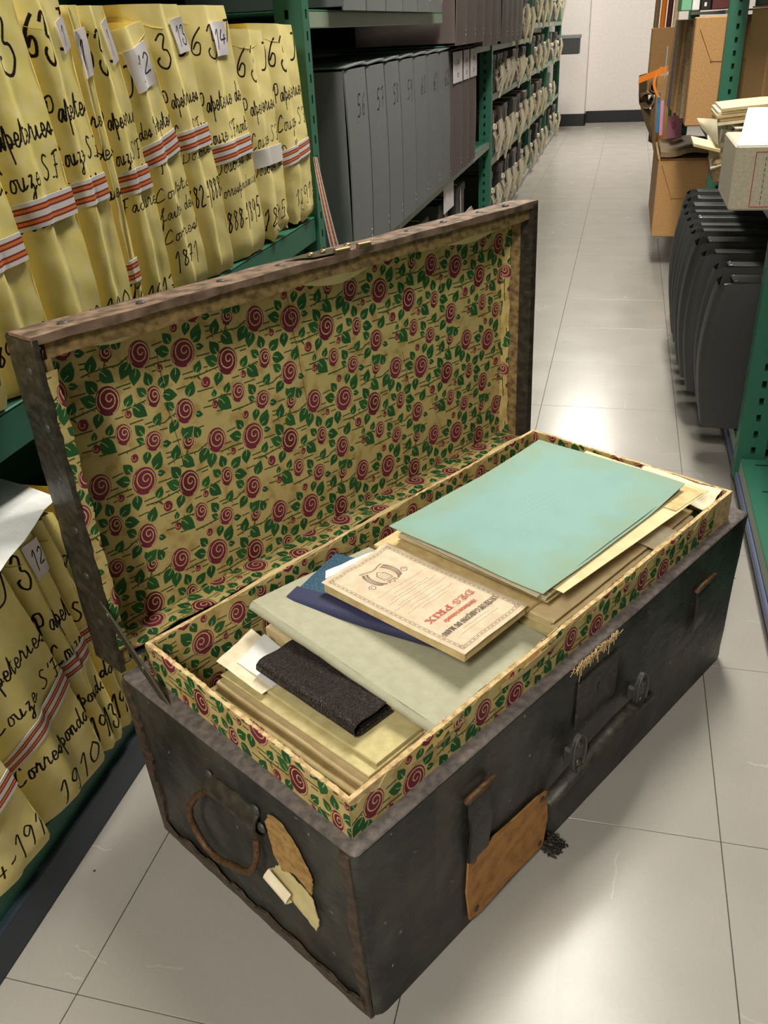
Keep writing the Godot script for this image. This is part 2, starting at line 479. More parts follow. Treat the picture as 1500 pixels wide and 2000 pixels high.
	for cr in [[136, 300, 7], [306, 320, 8], [486, 200, 4], [560, 300, 3]]:    # splits in the paper
		var p := PackedVector2Array()
		var y: float = cr[1]; var x: float = cr[0]
		for k in cr[2]:
			p.append(Vector2(x * 2.8, (356 - y) * 2.8)); x += rng.randf_range(-0.4, 4.0); y -= 22
		stroke(lid, p, 1.7, Color8(44, 34, 20))
		for k in p.size() - 1:
			if k % 2: stroke(lid, PackedVector2Array([p[k] + Vector2(4, 0), p[k].lerp(p[k + 1], 0.7) + Vector2(5, 0)]), 3.0, Color8(168, 146, 86))
	textured("lid_roses", lid, 0.6, 0.35)
	# papers
	tri("cream_paper", ramp([Color8(222, 198, 150), Color8(230, 208, 162), Color8(236, 216, 172)], [0.15, 0.5, 0.9], 71, 0.02, 256), 6.0, 0.8, fine, 0.006)
	tri("tan_paper", ramp([Color8(200, 174, 122), Color8(212, 188, 136), Color8(222, 200, 148)], [0.15, 0.5, 0.9], 72, 0.03, 256), 7.0, 0.8, fine, 0.006)
	tri("olive_paper", ramp([Color8(190, 176, 124), Color8(202, 188, 136), Color8(212, 198, 146)], [0.15, 0.5, 0.9], 73, 0.03, 256), 7.0, 0.8, fine, 0.006)
	tri("pale_paper", ramp([Color8(226, 212, 180), Color8(238, 228, 202)], [0.2, 0.8], 74, 0.03, 256), 7.0, 0.8, fine, 0.006)
	tri("white_paper", ramp([Color8(222, 224, 224), Color8(236, 238, 236)], [0.2, 0.8], 75, 0.03, 256), 5.0, 0.7, fine, 0.015)
	tri("sage_paper", ramp([Color8(170, 168, 144), Color8(176, 174, 150), Color8(182, 180, 157)], [0.15, 0.5, 0.9], 76, 0.02, 512), 6.0, 0.78, fine, 0.006)
	tri("wallet_leather", ramp([Color8(30, 24, 24), Color8(48, 38, 36), Color8(78, 66, 60)], [0.2, 0.6, 0.98], 77, 0.06, 512), 9.0, 0.30, ramp([Color.BLACK, Color.WHITE], [0.2, 0.8], 78, 0.14, 512), 0.14)
	plain("wallet_inside", Color8(24, 24, 22), 0.6)
	tri("blue_cloth", ramp([Color8(40, 44, 78), Color8(54, 56, 94)], [0.2, 0.8], 79, 0.2, 256), 9.0, 0.6, fine, 0.02)
	tri("marbled_blue", ramp([Color8(26, 56, 84), Color8(40, 84, 110), Color8(58, 104, 124)], [0.25, 0.5, 0.8], 80, 0.09, 256), 14.0, 0.55)
	# files
	tri("grey_board", ramp([Color8(108, 111, 112), Color8(122, 125, 125)], [0.2, 0.8], 81, 0.3, 256), 9.0, 0.7, fine, 0.01)
	tri("dark_board", ramp([Color8(48, 50, 51), Color8(58, 60, 61)], [0.2, 0.8], 82, 0.3, 256), 9.0, 0.55, fine, 0.01)
	tri("brown_grey_board", ramp([Color8(86, 74, 71), Color8(104, 91, 87)], [0.2, 0.8], 83, 0.25, 256), 9.0, 0.75, fine, 0.01)
	tri("cardboard", ramp([Color8(178, 134, 84), Color8(194, 150, 98)], [0.2, 0.8], 84, 0.12, 256), 5.0, 0.8, fine, 0.015)
	tri("old_board", ramp([Color8(122, 100, 72), Color8(152, 128, 94)], [0.2, 0.8], 85, 0.1, 256), 5.0, 0.8, fine, 0.015)
	tri("beige_board", ramp([Color8(182, 172, 152), Color8(196, 187, 168)], [0.2, 0.8], 86, 0.1, 256), 5.0, 0.8, fine, 0.015)
	plain("yellow_paper", Color8(238, 216, 132), 0.72, 0.0, 0.3)
	plain("tape", Color8(250, 240, 216), 0.8)
	plain("rivet", Color8(190, 190, 190), 0.3, 0.8)
	plain("ink", Color8(28, 24, 26), 0.6)
	plain("label_paper", Color8(226, 218, 224), 0.75)
	plain("orange", Color8(238, 132, 24), 0.6)
	plain("pink_paper", Color8(240, 166, 200), 0.75)
	plain("blue_card", Color8(62, 138, 190), 0.6)
	plain("mint_card", Color8(122, 186, 146), 0.6)
	plain("green_card", Color8(84, 142, 96), 0.6)
	plain("black_card", Color8(26, 26, 28), 0.5)
	plain("maroon_card", Color8(84, 34, 34), 0.55)
	plain("red_line", Color8(168, 44, 50), 0.7)
	# cotton tape with two red and orange stripes
	var rb := Image.create(128, 64, false, Image.FORMAT_RGB8)
	for y in 64:
		for x in 128:
			var c := Color8(226, 222, 222) if (x + y) % 6 < 4 else Color8(206, 202, 204)
			for b in [[10, 25], [39, 54]]:
				if y >= b[0] and y < b[1]:
					c = Color8(140, 48, 52) if (y - b[0] < 4 or b[1] - y <= 4) else (Color8(226, 140, 70) if x % 6 < 4 else Color8(196, 96, 50))
			rb.set_pixel(x, y, c)
	textured("striped_tape", rb, 0.8)
	var ru: Image = rb.duplicate(); ru.rotate_90(CLOCKWISE); textured("striped_up", ru, 0.8)
	var rb2 := Image.create(64, 64, false, Image.FORMAT_RGB8)
	for y in 64:
		for x in 64: rb2.set_pixel(x, y, Color8(226, 222, 220) if (x * 3 + y * 5) % 7 < 5 else Color8(204, 200, 200))
	textured("white_tape", rb2, 0.8)

# =============================================================== the room
func ceiling_lamp(at: Vector3, energy: float, label: String) -> void:
	var t := thing("ceiling_lamp", label, "lamp", at)
	var hs := mk(); box(hs, Vector3(0, 0.03, 0), Vector3(0.30, 0.05, 1.26), 0.006)
	obj("housing", hs, plain("lamp_housing", Color8(226, 226, 222), 0.5), t)
	var gm := plain("lamp_glow", Color8(255, 250, 236), 0.6)
	gm.emission_enabled = true; gm.emission = Color(1.0, 0.975, 0.925); gm.emission_energy_multiplier = energy * 3.0
	var ds := mk(); box(ds, Vector3(0, -0.004, 0), Vector3(0.26, 0.014, 1.2), 0.004)
	obj("diffuser", ds, gm, t)
	var l := AreaLight3D.new(); l.name = "area_light"
	l.area_size = Vector2(0.26, 1.2); l.light_energy = energy; l.light_color = Color(1.0, 0.975, 0.925)
	l.area_range = 20.0; l.shadow_enabled = true
	l.transform = Transform3D(Basis(Vector3.RIGHT, -PI / 2), Vector3(0, -0.02, 0))
	t.add_child(l)

func room() -> void:
	var s := mk(); span(s, Vector3(-1.9, -0.08, -8.75), Vector3(1.7, -0.0022, 3.2), 0.0)
	var fl := struct("floor", s, mats.joint)
	var tile := mk(); box(tile, Vector3(0, -0.0012, 0), Vector3(0.3026, 0.0024, 0.3086), 0.0004)
	var tm := done(tile)
	for i in range(-3, 4):
		for k in range(0, 29):
			var x := -0.2923 + 0.3035 * i
			var z := 0.046 - 0.3095 * k
			if x < -0.7 or x > 0.7: continue
			put("floor_tile", tm, mats.vinyl, fl, Transform3D(Basis.IDENTITY, Vector3(x, 0, z)))
	s = mk(); span(s, Vector3(-1.9, 2.47, -8.75), Vector3(1.7, 2.6, 3.2), 0.0)
	struct("ceiling", s, mats.white_paint)
	s = mk(); span(s, Vector3(-1.9, 0, -8.72), Vector3(1.7, 2.47, -8.54), 0.0)
	struct("wall_end", s, mats.white_paint)
	s = mk(); span(s, Vector3(-1.0, 0, -8.54), Vector3(-0.345, 2.47, -8.30), 0.004)
	struct("wall_pier", s, mats.white_paint)
	s = mk(); span(s, Vector3(-1.9, 0, -8.6), Vector3(-1.75, 2.47, 3.2), 0.0)
	struct("wall_left", s, mats.white_paint)
	s = mk(); span(s, Vector3(1.55, 0, -8.6), Vector3(1.7, 2.47, 3.2), 0.0)
	struct("wall_right", s, mats.white_paint)
	s = mk(); span(s, Vector3(-1.9, 0, 3.0), Vector3(1.7, 2.47, 3.2), 0.0)
	struct("wall_back", s, mats.white_paint)
	s = mk()
	span(s, Vector3(-1.0, 0, -8.30), Vector3(-0.335, 0.095, -8.29), 0.002)
	span(s, Vector3(-0.345, 0, -8.53), Vector3(-0.335, 0.095, -8.29), 0.002)
	span(s, Vector3(-0.335, 0, -8.54), Vector3(1.5, 0.095, -8.53), 0.002)
	struct("baseboard_end", s, mats.baseboard)

# an upright: a plate with a column of slots (across x or z), from y0 to y1
func slotted(s: SurfaceTool, o: Vector3, ax: Vector3, w: float, y0: float, y1: float, nrm: Vector3) -> void:
	var hw := 0.0075; var hh := 0.0135; var pitch := 0.032
	var th := nrm * 0.002
	var piece := func(a0: float, a1: float, b0: float, b1: float) -> void:
		if a1 - a0 < 1e-4 or b1 - b0 < 1e-4: return
		var P := func(a: float, b: float, k: float) -> Vector3: return o + ax * a + Vector3(0, b, 0) + th * k
		for k in [0.5, -0.5]:
			face(s, [P.call(a0, b0, k), P.call(a1, b0, k), P.call(a1, b1, k), P.call(a0, b1, k)], nrm * k)
		for q in [[a0, b0, a1, b0, Vector3.DOWN], [a0, b1, a1, b1, Vector3.UP], [a0, b0, a0, b1, -ax], [a1, b0, a1, b1, ax]]:
			face(s, [P.call(q[0], q[1], 0.5), P.call(q[2], q[3], 0.5), P.call(q[2], q[3], -0.5), P.call(q[0], q[1], -0.5)], q[4])
	var c := w * 0.55
	piece.call(0.0, c - hw * 0.5, y0, y1)
	piece.call(c + hw * 0.5, w, y0, y1)
	var y := y0
	while y < y1:
		var t := minf(y + pitch - hh, y1)
		piece.call(c - hw * 0.5, c + hw * 0.5, y, t)
		y += pitch

func upright(parent: Node3D, x: float, z: float, side: float, top: float) -> void:
	# an angle post: one flange faces the camera (+z), the other lines the aisle
	var s := mk()
	slotted(s, Vector3(x, 0.0, z), Vector3(-side, 0, 0), 0.048, 0.03, top, Vector3(0, 0, 1))
	slotted(s, Vector3(x, 0.0, z), Vector3(0, 0, -1), 0.034, 0.03, top, Vector3(side, 0, 0))
	span(s, Vector3(minf(x, x - side * 0.048), 0.03, z - 0.034), Vector3(maxf(x, x - side * 0.048), top, z - 0.032), 0.0)
	span(s, Vector3(x - side * 0.047 - 0.001, 0.03, z - 0.034), Vector3(x - side * 0.047 + 0.001, top, z), 0.0)
	obj("upright", s, mats.green_metal, parent)

func shelf_board(parent: Node3D, x0: float, x1: float, z0: float, z1: float, y: float, lip: float, front: float) -> void:
	# a pressed tray with turned-down lips; front is the aisle side
	var s := mk()
	span(s, Vector3(minf(x0, x1), y - 0.004, z1), Vector3(maxf(x0, x1), y, z0), 0.001)
	var b := obj("shelf", s, mats.green_metal, parent)
	var l := mk()
	var xi := front - signf(front - (x0 + x1) * 0.5) * 0.012
	span(l, Vector3(minf(front, xi), y - lip, z1), Vector3(maxf(front, xi), y - 0.0005, z0), 0.0015)
	obj("shelf_lip", l, mats.green_metal if lip > 0.035 else mats.lip_metal, b)

func left_shelving() -> void:
	# bays: front z, far z, boards [height, from z, to z, lip]
	var bays := [
		[0.75, -1.565, [[0.083, 0, 0, 0.042], [0.505, 0, 0, 0.042], [0.97, 0, 0, 0.042], [1.42, 0, 0, 0.042], [1.87, 0, 0, 0.042]], "green steel shelving bay holding the yellow envelopes"],
		[-1.602, -3.84, [[0.06, 0, 0, 0.028], [0.378, 0, 0, 0.028], [0.83, -1.605, -2.83, 0.028], [0.745, -2.84, -3.395, 0.004], [0.728, -3.42, -3.83, 0.022], [1.3, 0, 0, 0.028], [1.75, 0, 0, 0.028]], "green steel shelving bay holding the tall grey and brown boxes"],
		[-3.88, -5.62, [[0.05, 0, 0, 0.028], [0.285, 0, 0, 0.028], [0.54, 0, 0, 0.028], [0.72, 0, 0, 0.022], [1.2, 0, 0, 0.028], [1.65, 0, 0, 0.028]], "green steel shelving bay of tied boxes, directly behind the brown labelled boxes"],
		[-5.66, -6.78, [[0.05, 0, 0, 0.028], [0.285, 0, 0, 0.028], [0.55, 0, 0, 0.028], [0.79, 0, 0, 0.028], [1.2, 0, 0, 0.028], [1.65, 0, 0, 0.028]], "green steel shelving bay of tied boxes, last but one before the white pier"],
		[-6.82, -7.95, [[0.05, 0, 0, 0.028], [0.285, 0, 0, 0.028], [0.55, 0, 0, 0.028], [0.79, 0, 0, 0.028], [1.2, 0, 0, 0.028], [1.65, 0, 0, 0.028]], "green steel shelving bay of tied boxes next to the white pier"],
	]
	for i in bays.size():
		var b: Array = bays[i]
		var t := thing("shelving_unit", b[3], "shelf", Vector3.ZERO)
		var xf := -0.53 if i < 2 else -0.545
		upright(t, xf + (0.004 if i < 2 else -0.002), b[1], 1.0, 2.1)
		upright(t, xf - 0.45, b[1], 1.0, 2.1)
		for y in b[2]:
			shelf_board(t, xf - 0.49, xf, y[1] if y[1] else b[0], y[2] if y[2] else b[1] + 0.004, y[0], y[3], xf)
		var s := mk()
		span(s, Vector3(xf - 0.45, 0.0, b[1] + 0.004), Vector3(xf + 0.008, 0.05 if i == 0 else 0.03, b[0]), 0.002)
		obj("plinth", s, mats.navy_paint if i == 0 else mats.grey_rail, t)
		s = mk(); span(s, Vector3(xf - 0.505, 0.03, b[1] + 0.004), Vector3(xf - 0.5, 2.1, b[0]), 0.0)
		obj("back_panel", s, mats.green_metal, t)

func right_shelving() -> void:
	var XF := 0.25
	var bays := [
		[0.75, -1.58, [0.075, 0.505, 0.95, 1.4, 1.85], "green steel shelving bay with an empty slotted bottom shelf, beside the trunk"],
		[-1.62, -2.86, [0.075, 0.505, 0.95, 1.4, 1.85], "green steel shelving bay holding the hanging row of dark boxes"],
		[-2.90, -4.9, [0.075, 0.475, 0.80, 1.25, 1.7], "green steel shelving bay holding the brown cartons"],
	]
	for i in bays.size():
		var b: Array = bays[i]
		var t := thing("shelving_unit", b[3], "shelf", Vector3.ZERO)
		upright(t, XF - 0.002, b[1], -1.0, 2.1)
		upright(t, XF + 0.46, b[1], -1.0, 2.1)
		for y in b[2]: shelf_board(t, XF + 0.004, XF + 0.5, b[0] - 0.003, b[1] + 0.012, y, 0.010 if y == 0.80 else 0.03, XF + 0.004)
		if i == 0:
			for k in 12:     # slots punched in the bare bottom shelf
				var q := mk(); span(q, Vector3(XF + 0.026, 0.0752, -1.545 + k * 0.105), Vector3(XF + 0.060, 0.0756, -1.541 + k * 0.105), 0.0)
				obj("slot", q, mats.black_card, t)
		var s := mk(); span(s, Vector3(XF + 0.008, 0.0, b[1]), Vector3(XF + 0.46, 0.03, b[0] - 0.003), 0.002)
		obj("plinth", s, mats.grey_rail, t)
		s = mk(); span(s, Vector3(XF + 0.0, 0.026, b[1]), Vector3(XF + 0.008, 0.042, b[0] - 0.003), 0.002)
		obj("rail", s, mats.blue_rail, t)
		s = mk(); span(s, Vector3(XF + 0.5, 0.03, b[1]), Vector3(XF + 0.505, 2.1, b[0] - 0.003), 0.0)
		obj("back_panel", s, mats.green_metal, t)

# =============================================================== the trunk
func rounded(a0: float, a1: float, c0: float, c1: float, r: float, h: float, k: float, wave: float) -> Array:
	var p := []
	var L := a1 - a0; var W := c1 - c0
	var arc := 5
	for q in 4:
		var cx: float = [a1 - r, a1 - r, a0 + r, a0 + r][q]
		var cc: float = [c0 + r, c1 - r, c1 - r, c0 + r][q]
		for i in arc:
			var g := -PI / 2 + PI / 2 * q + PI / 2 * i / (arc - 1)
			p.append(Vector2(cx + cos(g) * r, cc + sin(g) * r))
		var n: int = [14, 30, 14, 30][q]
		var a: Vector2 = p[p.size() - 1]
		var b: Vector2 = [Vector2(a1 - r, c1), Vector2(a0, c1 - r), Vector2(a0 + r, c0), Vector2(a1, c0 + r)][q]
		if q == 0: b = Vector2(a1, c1 - r)
		if q == 1: b = Vector2(a0 + r, c1)
		if q == 2: b = Vector2(a0, c0 + r)
		if q == 3: b = Vector2(a1 - r, c0)
		for i in range(1, n): p.append(a.lerp(b, float(i) / n))
	var out := []
	var mid := Vector2((a0 + a1) * 0.5, (c0 + c1) * 0.5)
	for i in p.size():
		var v: Vector2 = p[i]
		var d := wob(v.x * 9.0 + v.y * 7.0, h * 22.0, k) * wave
		v += (v - mid).normalized() * d
		out.append(Vector3(v.x, h, v.y))
	return out

func ring_tp(r: Array) -> Array:
	var o := []
	for p in r: o.append(tp(p.x, p.y, p.z))
	return o

func trunk() -> void:
	var t := thing("trunk", "old black travel trunk standing open on the floor, lined with rose patterned paper", "trunk", Vector3.ZERO)
	var mid := tp(0.355, 0.11, 0.17)
	# body: the walls bulge a little, the bottom is worn round
	var rings := []
	for e in [[0.0, 0.007, 0.015, 0.0005], [0.006, 0.005, 0.013, 0.001], [0.02, 0.0055, 0.013, 0.0014], [0.05, 0.004, 0.011, 0.0016], [0.09, 0.0025, 0.010, 0.0016], [0.13, 0.001, 0.009, 0.0016], [0.17, -0.0015, 0.008, 0.0014], [0.205, -0.003, 0.007, 0.001], [0.224, -0.004, 0.006, 0.0005], [0.228, -0.003, 0.005, 0.0003]]:
		var d: float = e[1]
		rings.append(ring_tp(rounded(d, 0.711 - d * 0.3, 0.0005 + d * 0.3, 0.3415 - d * 0.3, e[2], e[0], 1.0, e[3])))
	var s := mk(); loft(s, rings, mid)
	face(s, rings[0], Vector3.DOWN)
	var body := obj("body", s, mats.hide, t)
	# the dusty ledge on top of the walls
	s = mk()
	var r0 := ring_tp(rounded(-0.0035, 0.7125, 0.0005, 0.3415, 0.006, 0.2275, 1.0, 0.0003))
	var r1 := ring_tp(rounded(-0.002, 0.711, 0.002, 0.340, 0.006, 0.2305, 1.0, 0.0003))
	var r2 := ring_tp(rounded(0.020, 0.672, 0.020, 0.310, 0.004, 0.230, 2.0, 0.0))
	for i in r0.size():
		var j := (i + 1) % r0.size()
		face(s, [r0[i], r0[j], r1[j], r1[i]], r0[i] - mid, [], 1)
		face(s, [r1[i], r1[j], r2[j], r2[i]], Vector3.UP, [], 1)
	obj("ledge", s, mats.ledge, body)
	edge_bindings(body)
	lining_tray(t)
	lid(t)
	fittings(t)

func edge_bindings(body: Node3D) -> void:
	# strips of brown leather round the bottom of the end and up the corners, their edges ragged
	var strip := func(f: Callable, n: int, out: Vector3) -> void:
		var s := mk(); sheet(s, n, 3, f, out, 0.003); obj("edge_binding", s, mats.binding, body)
	strip.call(func(u, v): return tp(0.0065 - 0.0025 - 0.0045 * v + wob(u * 30, v, 2.0) * 0.0006, 0.0015 + v * (0.022 + wob(u * 26, 3.0, 1.0) * 0.006), lerpf(0.012, 0.325, u)), 44, -TU)
	# near corner, both sides
	strip.call(func(u, v): return tp(0.0035 - u * 0.0095, 0.004 + u * 0.222, 0.006 + v * (0.012 + wob(u * 12, 2.0, 8.0) * 0.005)), 24, -TU)
	strip.call(func(u, v): return tp(0.0035 - u * 0.0095, 0.004 + u * 0.222, 0.337 - v * (0.014 + wob(u * 12, 2.0, 3.0) * 0.005)), 24, -TU)

func lining_tray(t: Node3D) -> void:
	var FL := Vector2(0.008, 0.015); var BL := Vector2(0.018, 0.316); var FR := Vector2(0.679, 0.013); var BR := Vector2(0.686, 0.319)
	var q := [FL, FR, BR, BL]
	var th := 0.0045
	var at := func(p: Vector2, h: float) -> Vector3: return tp(p.x, h, p.y)
	var ins := []
	for i in 4:
		var c := (FL + BR) * 0.5
		var d: Vector2 = q[i] - c
		ins.append(q[i] - Vector2(signf(d.x), signf(d.y)) * th)
	var top := func(i: int, u: float) -> float: return 0.2705 + wob(u * 17.0, i * 3.0, i * 2.0) * 0.0009
	# bare board under the paper
	var s := mk()
	for i in 4:
		var j := (i + 1) % 4
		var a: Vector2 = q[i]; var b: Vector2 = q[j]; var ai: Vector2 = ins[i]; var bi: Vector2 = ins[j]
		var out := at.call((a + b) * 0.5, 0.0) - at.call((FL + BR) * 0.5, 0.0) as Vector3
		var n := 40
		for k in n:
			var u0 := float(k) / n; var u1 := float(k + 1) / n
			var h0: float = top.call(i, u0 if k > 0 else 0.0); var h1: float = top.call(i, u1 if k < n - 1 else 0.0)
			if k == 0: h0 = 0.2705
			if k == n - 1: h1 = 0.2705
			face(s, [at.call(a.lerp(b, u0), 0.222), at.call(a.lerp(b, u1), 0.222), at.call(a.lerp(b, u1), h1), at.call(a.lerp(b, u0), h0)], out)
			face(s, [at.call(ai.lerp(bi, u0), 0.04), at.call(ai.lerp(bi, u1), 0.04), at.call(ai.lerp(bi, u1), h1), at.call(ai.lerp(bi, u0), h0)], -out)
			face(s, [at.call(a.lerp(b, u0), h0), at.call(a.lerp(b, u1), h1), at.call(ai.lerp(bi, u1), h1), at.call(ai.lerp(bi, u0), h0)], Vector3.UP)
	var tray := obj("lining_tray", s, mats.raw_board, t)
	s = mk()
	face(s, [at.call(FL, 0.04), at.call(FR, 0.04), at.call(BR, 0.04), at.call(BL, 0.04)], Vector3.UP)
	obj("tray_floor", s, mats.cream_paper, tray)
	# rose paper pasted on it, torn along the top
	var paper := func(a: Vector2, b: Vector2, inner: bool, h0: float, tear: float, u0: float, u1: float, shift: Vector2) -> void:
		var s2 := mk()
		var len := a.distance_to(b)
		var dir := (b - a) / len
		var nrm := Vector2(dir.y, -dir.x) * (-1.0 if inner else 1.0)
		var n := int(110 * (u1 - u0))
		var out3 := TU * nrm.x + TW * nrm.y
		var pts := []
		for k in n + 1:
			var u := lerpf(u0, u1, float(k) / n)
			var h := 0.2712 - tear * clampf(0.3 + 0.9 * wob(u * 23.0, tear * 90.0, u0 * 4.0 + a.x * 30.0) + 0.35 * sin(u * 171.0), 0.0, 1.4)
			var p := a.lerp(b, u) + nrm * 0.0006
			pts.append([p, u * len, h])
		for k in n:
			var A: Array = pts[k]; var B: Array = pts[k + 1]
			var uv := func(e: Array, h: float) -> Vector2: return Vector2((e[1] + shift.x) / 0.142, (shift.y - h) / 0.233)
			var lo: Vector2 = A[0]; var hi: Vector2 = B[0]
			face(s2, [at.call(lo, h0), at.call(hi, h0), at.call(hi, B[2]), at.call(lo, A[2])], out3, [uv.call(A, h0), uv.call(B, h0), uv.call(B, B[2]), uv.call(A, A[2])])
			# the sheet's own edge
			var e := nrm * 0.0008
			face(s2, [at.call(lo, A[2]), at.call(hi, B[2]), at.call(hi - e, B[2]), at.call(lo - e, A[2])], Vector3.UP, [uv.call(A, A[2]), uv.call(B, B[2]), uv.call(B, B[2]), uv.call(A, A[2])])
		obj("rose_paper", s2, mats.roses, tray)
	paper.call(FL, FR, false, 0.224, 0.009, 0.0, 0.93, Vector2(0.02, 0.30))
	paper.call(BL, FL, false, 0.224, 0.004, 0.0, 1.0, Vector2(0.05, 0.335))
	paper.call(ins[0], ins[1], true, 0.05, 0.002, 0.0, 1.0, Vector2(0.0, 0.3))
	paper.call(ins[1], ins[2], true, 0.05, 0.004, 0.0, 1.0, Vector2(0.03, 0.31))
	paper.call(ins[2], ins[3], true, 0.05, 0.005, 0.0, 1.0, Vector2(0.06, 0.30))
	paper.call(ins[3], ins[0], true, 0.05, 0.002, 0.0, 1.0, Vector2(0.01, 0.32))
	# strips of paper come loose at the front and the back edge
	var slivers := [[0.20, 0.0125, 0.265, 0.10, 0.012, 1], [0.075, 0.012, 0.262, 0.07, 0.008, 1], [0.40, 0.0115, 0.266, 0.06, 0.006, 1], [0.50, 0.0115, 0.268, 0.035, 0.006, 1], [0.30, 0.312, 0.2715, 0.12, 0.009, -1], [0.55, 0.315, 0.2715, 0.10, 0.006, -1], [0.12, 0.3125, 0.2715, 0.14, 0.005, -1]]
	for e in slivers:
		s = mk()
		var wide: float = e[4]; var len: float = e[3]; var si: float = e[5]
		sheet(s, 10, 2, func(u, v): return tp(e[0] + u * len, e[2] - (v - 0.3) * wide * (0.35 + 0.65 * sin(PI * u)) * (1.0 if si > 0 else 0.5) + u * 0.002, e[1] - si * (0.001 + 0.003 * sin(PI * u) * (1.0 - v)) ), (-TW + Vector3.UP) if si > 0 else (Vector3.UP - TW), 0.0005)
		obj("loose_strip", s, mats.raw_board if int(len * 100) % 2 else mats.tan_paper, tray)

func lid(t: Node3D) -> void:
	var L0 := 0.0; var L1 := 0.708; var D := 0.351; var dep := -0.048
	var s := mk()
	# shell: back and four walls
	var o := func(a: float, v: float, n: float) -> Vector3: return lp(a, v, n)
	var N: Vector3 = o.call(0.3, 0.1, 1.0) - o.call(0.3, 0.1, 0.0)
	var V: Vector3 = o.call(0.3, 0.2, 0.0) - o.call(0.3, 0.1, 0.0)
	var quad := func(st: SurfaceTool, p: Array, out: Vector3) -> void:
		var r := []
		for e in p: r.append(o.call(e[0], e[1], e[2]))
		face(st, r, out)
	quad.call(s, [[L0, 0.012, dep - 0.004], [L1, 0.012, dep - 0.004], [L1, D, dep - 0.004], [L0, D, dep - 0.004]], -N)
	quad.call(s, [[L0, 0.012, dep - 0.004], [L0, D, dep - 0.004], [L0, D, 0.0], [L0, 0.012, 0.0]], -TU)
	quad.call(s, [[L1, 0.012, dep - 0.004], [L1, D, dep - 0.004], [L1, D, 0.0], [L1, 0.012, 0.0]], TU)
	quad.call(s, [[L0, 0.012, dep - 0.004], [L1, 0.012, dep - 0.004], [L1, 0.012, 0.0], [L0, 0.012, 0.0]], -V)
	quad.call(s, [[L0, D, dep - 0.004], [L1, D, dep - 0.004], [L1, D, 0.0], [L0, D, 0.0]], V)
	var shell := obj("lid", s, mats.hide, t)
	# bands round the rim: brown along the top, darker down the ends
	s = mk()
	sheet(s, 60, 4, func(u, v): return lp(lerpf(L0 - 0.002, L1 + 0.002, u), D + 0.0025 + wob(u * 24.0, v * 1.5, 5.0) * 0.0009, lerpf(-0.040, 0.0015, v)), V, 0.003)
	sheet(s, 60, 1, func(u, v): return lp(lerpf(L0 - 0.002, L1 + 0.002, u), D + 0.002 - v * (0.0075 + wob(u * 30.0, 1.0, 2.0) * 0.001), 0.0018), N, 0.002)
	obj("top_band", s, mats.band, shell)
	for e in [[L0, -1.0], [L1, 1.0]]:
		var a: float = e[0]; var sg: float = e[1]
		s = mk()
		sheet(s, 40, 3, func(u, v): return lp(a + sg * (0.0022 + wob(u * 16.0, v, 3.0) * 0.0006), lerpf(0.004, D - 0.002, u), lerpf(-0.050, 0.0016, v)), TU * sg, 0.003)
		sheet(s, 40, 2, func(u, v): return lp(a + sg * 0.0015 - sg * v * (0.0045 if sg < 0.0 else 0.010) - sg * v * wob(u * 22.0, 2.0, 1.0) * 0.0009, lerpf(0.004, D - 0.001, u), 0.0022 - v * 0.0004), N, 0.003)
		if sg > 0.0: sheet(s, 40, 2, func(u, v): return lp(a - 0.0085 - wob(u * 12.0, v * 2.0, 1.0) * 0.0006, lerpf(0.01, D - 0.004, u), lerpf(0.001, -0.019 - wob(u * 17.0, 0.0, 6.0) * 0.002, v)), -TU, 0.002)
		obj("end_band", s, mats.dark_band, shell)
	# rose paper turned over the left edge, its margin ragged
	s = mk()
	sheet(s, 2, 60, func(v, u): return lp(L0 + 0.0025 + v * (0.0105 + wob(u * 40.0, 1.0, 3.0) * 0.0014) - (1.0 - v) * wob(u * 31.0, 2.0, 1.0) * 0.0012, lerpf(0.03, D - 0.030, u), 0.003 - 0.002 * v), N, 0.0006, Rect2(0.2, 1.5, 0.08, -1.4))
	obj("turned_paper", s, mats.roses, shell)
	# raw wood frame inside the rim
	s = mk()
	sheet(s, 40, 2, func(u, v): return lp(lerpf(L0 + 0.010, L1 - 0.010, u), lerpf(D - 0.006, D - 0.021 - wob(u * 19.0, 0.0, 3.0) * 0.0025, v), -0.003), N, 0.008)
	sheet(s, 20, 2, func(u, v): return lp(L1 - 0.0095 - 0.003 * v, lerpf(0.01, D - 0.02, u), lerpf(-0.018, -0.034 - wob(u * 9.0, 0.0, 5.0) * 0.002, v)), -TU, 0.004)
	sheet(s, 20, 2, func(u, v): return lp(lerpf(L0 + 0.003, L0 + 0.012, v), lerpf(0.01, D - 0.02, u), -0.001), N, 0.008)
	obj("wood_frame", s, mats.raw_wood, shell)
	# lining: the flat panel and the four inner sides
	s = mk()
	var b0 := L0 + 0.012; var b1 := L1 - 0.014; var v0 := 0.02; var v1 := D - 0.012
	sheet(s, 44, 24, func(u, v): return lp(lerpf(b0, b1, u), lerpf(v1, v0, v), dep + 0.003 + wob(u * 9.0, v * 6.0, 1.0) * 0.0012), N, 0.001, Rect2(b0 / 0.72, (0.356 - v1) / 0.356, (b1 - b0) / 0.72, (v1 - v0) / 0.356))
	obj("lid_lining", s, mats.lid_roses, shell)
	var side := func(p0: Vector3, p1: Vector3, e: Vector3, out: Vector3, sh: float) -> void:
		var s2 := mk()
		var len := p0.distance_to(p1); var dp := e.length()
		sheet(s2, 40, 4, func(u, v): return p0.lerp(p1, u) + e * v * (1.0 + 0.12 * wob(u * 26.0, sh * 3.0, sh)) + out * wob(u * 20.0, v * 2.0, 4.0) * 0.0006, out, 0.001, Rect2(sh, sh * 0.7, len / 0.142, dp / 0.233))
		obj("side_lining", s2, mats.roses, shell)
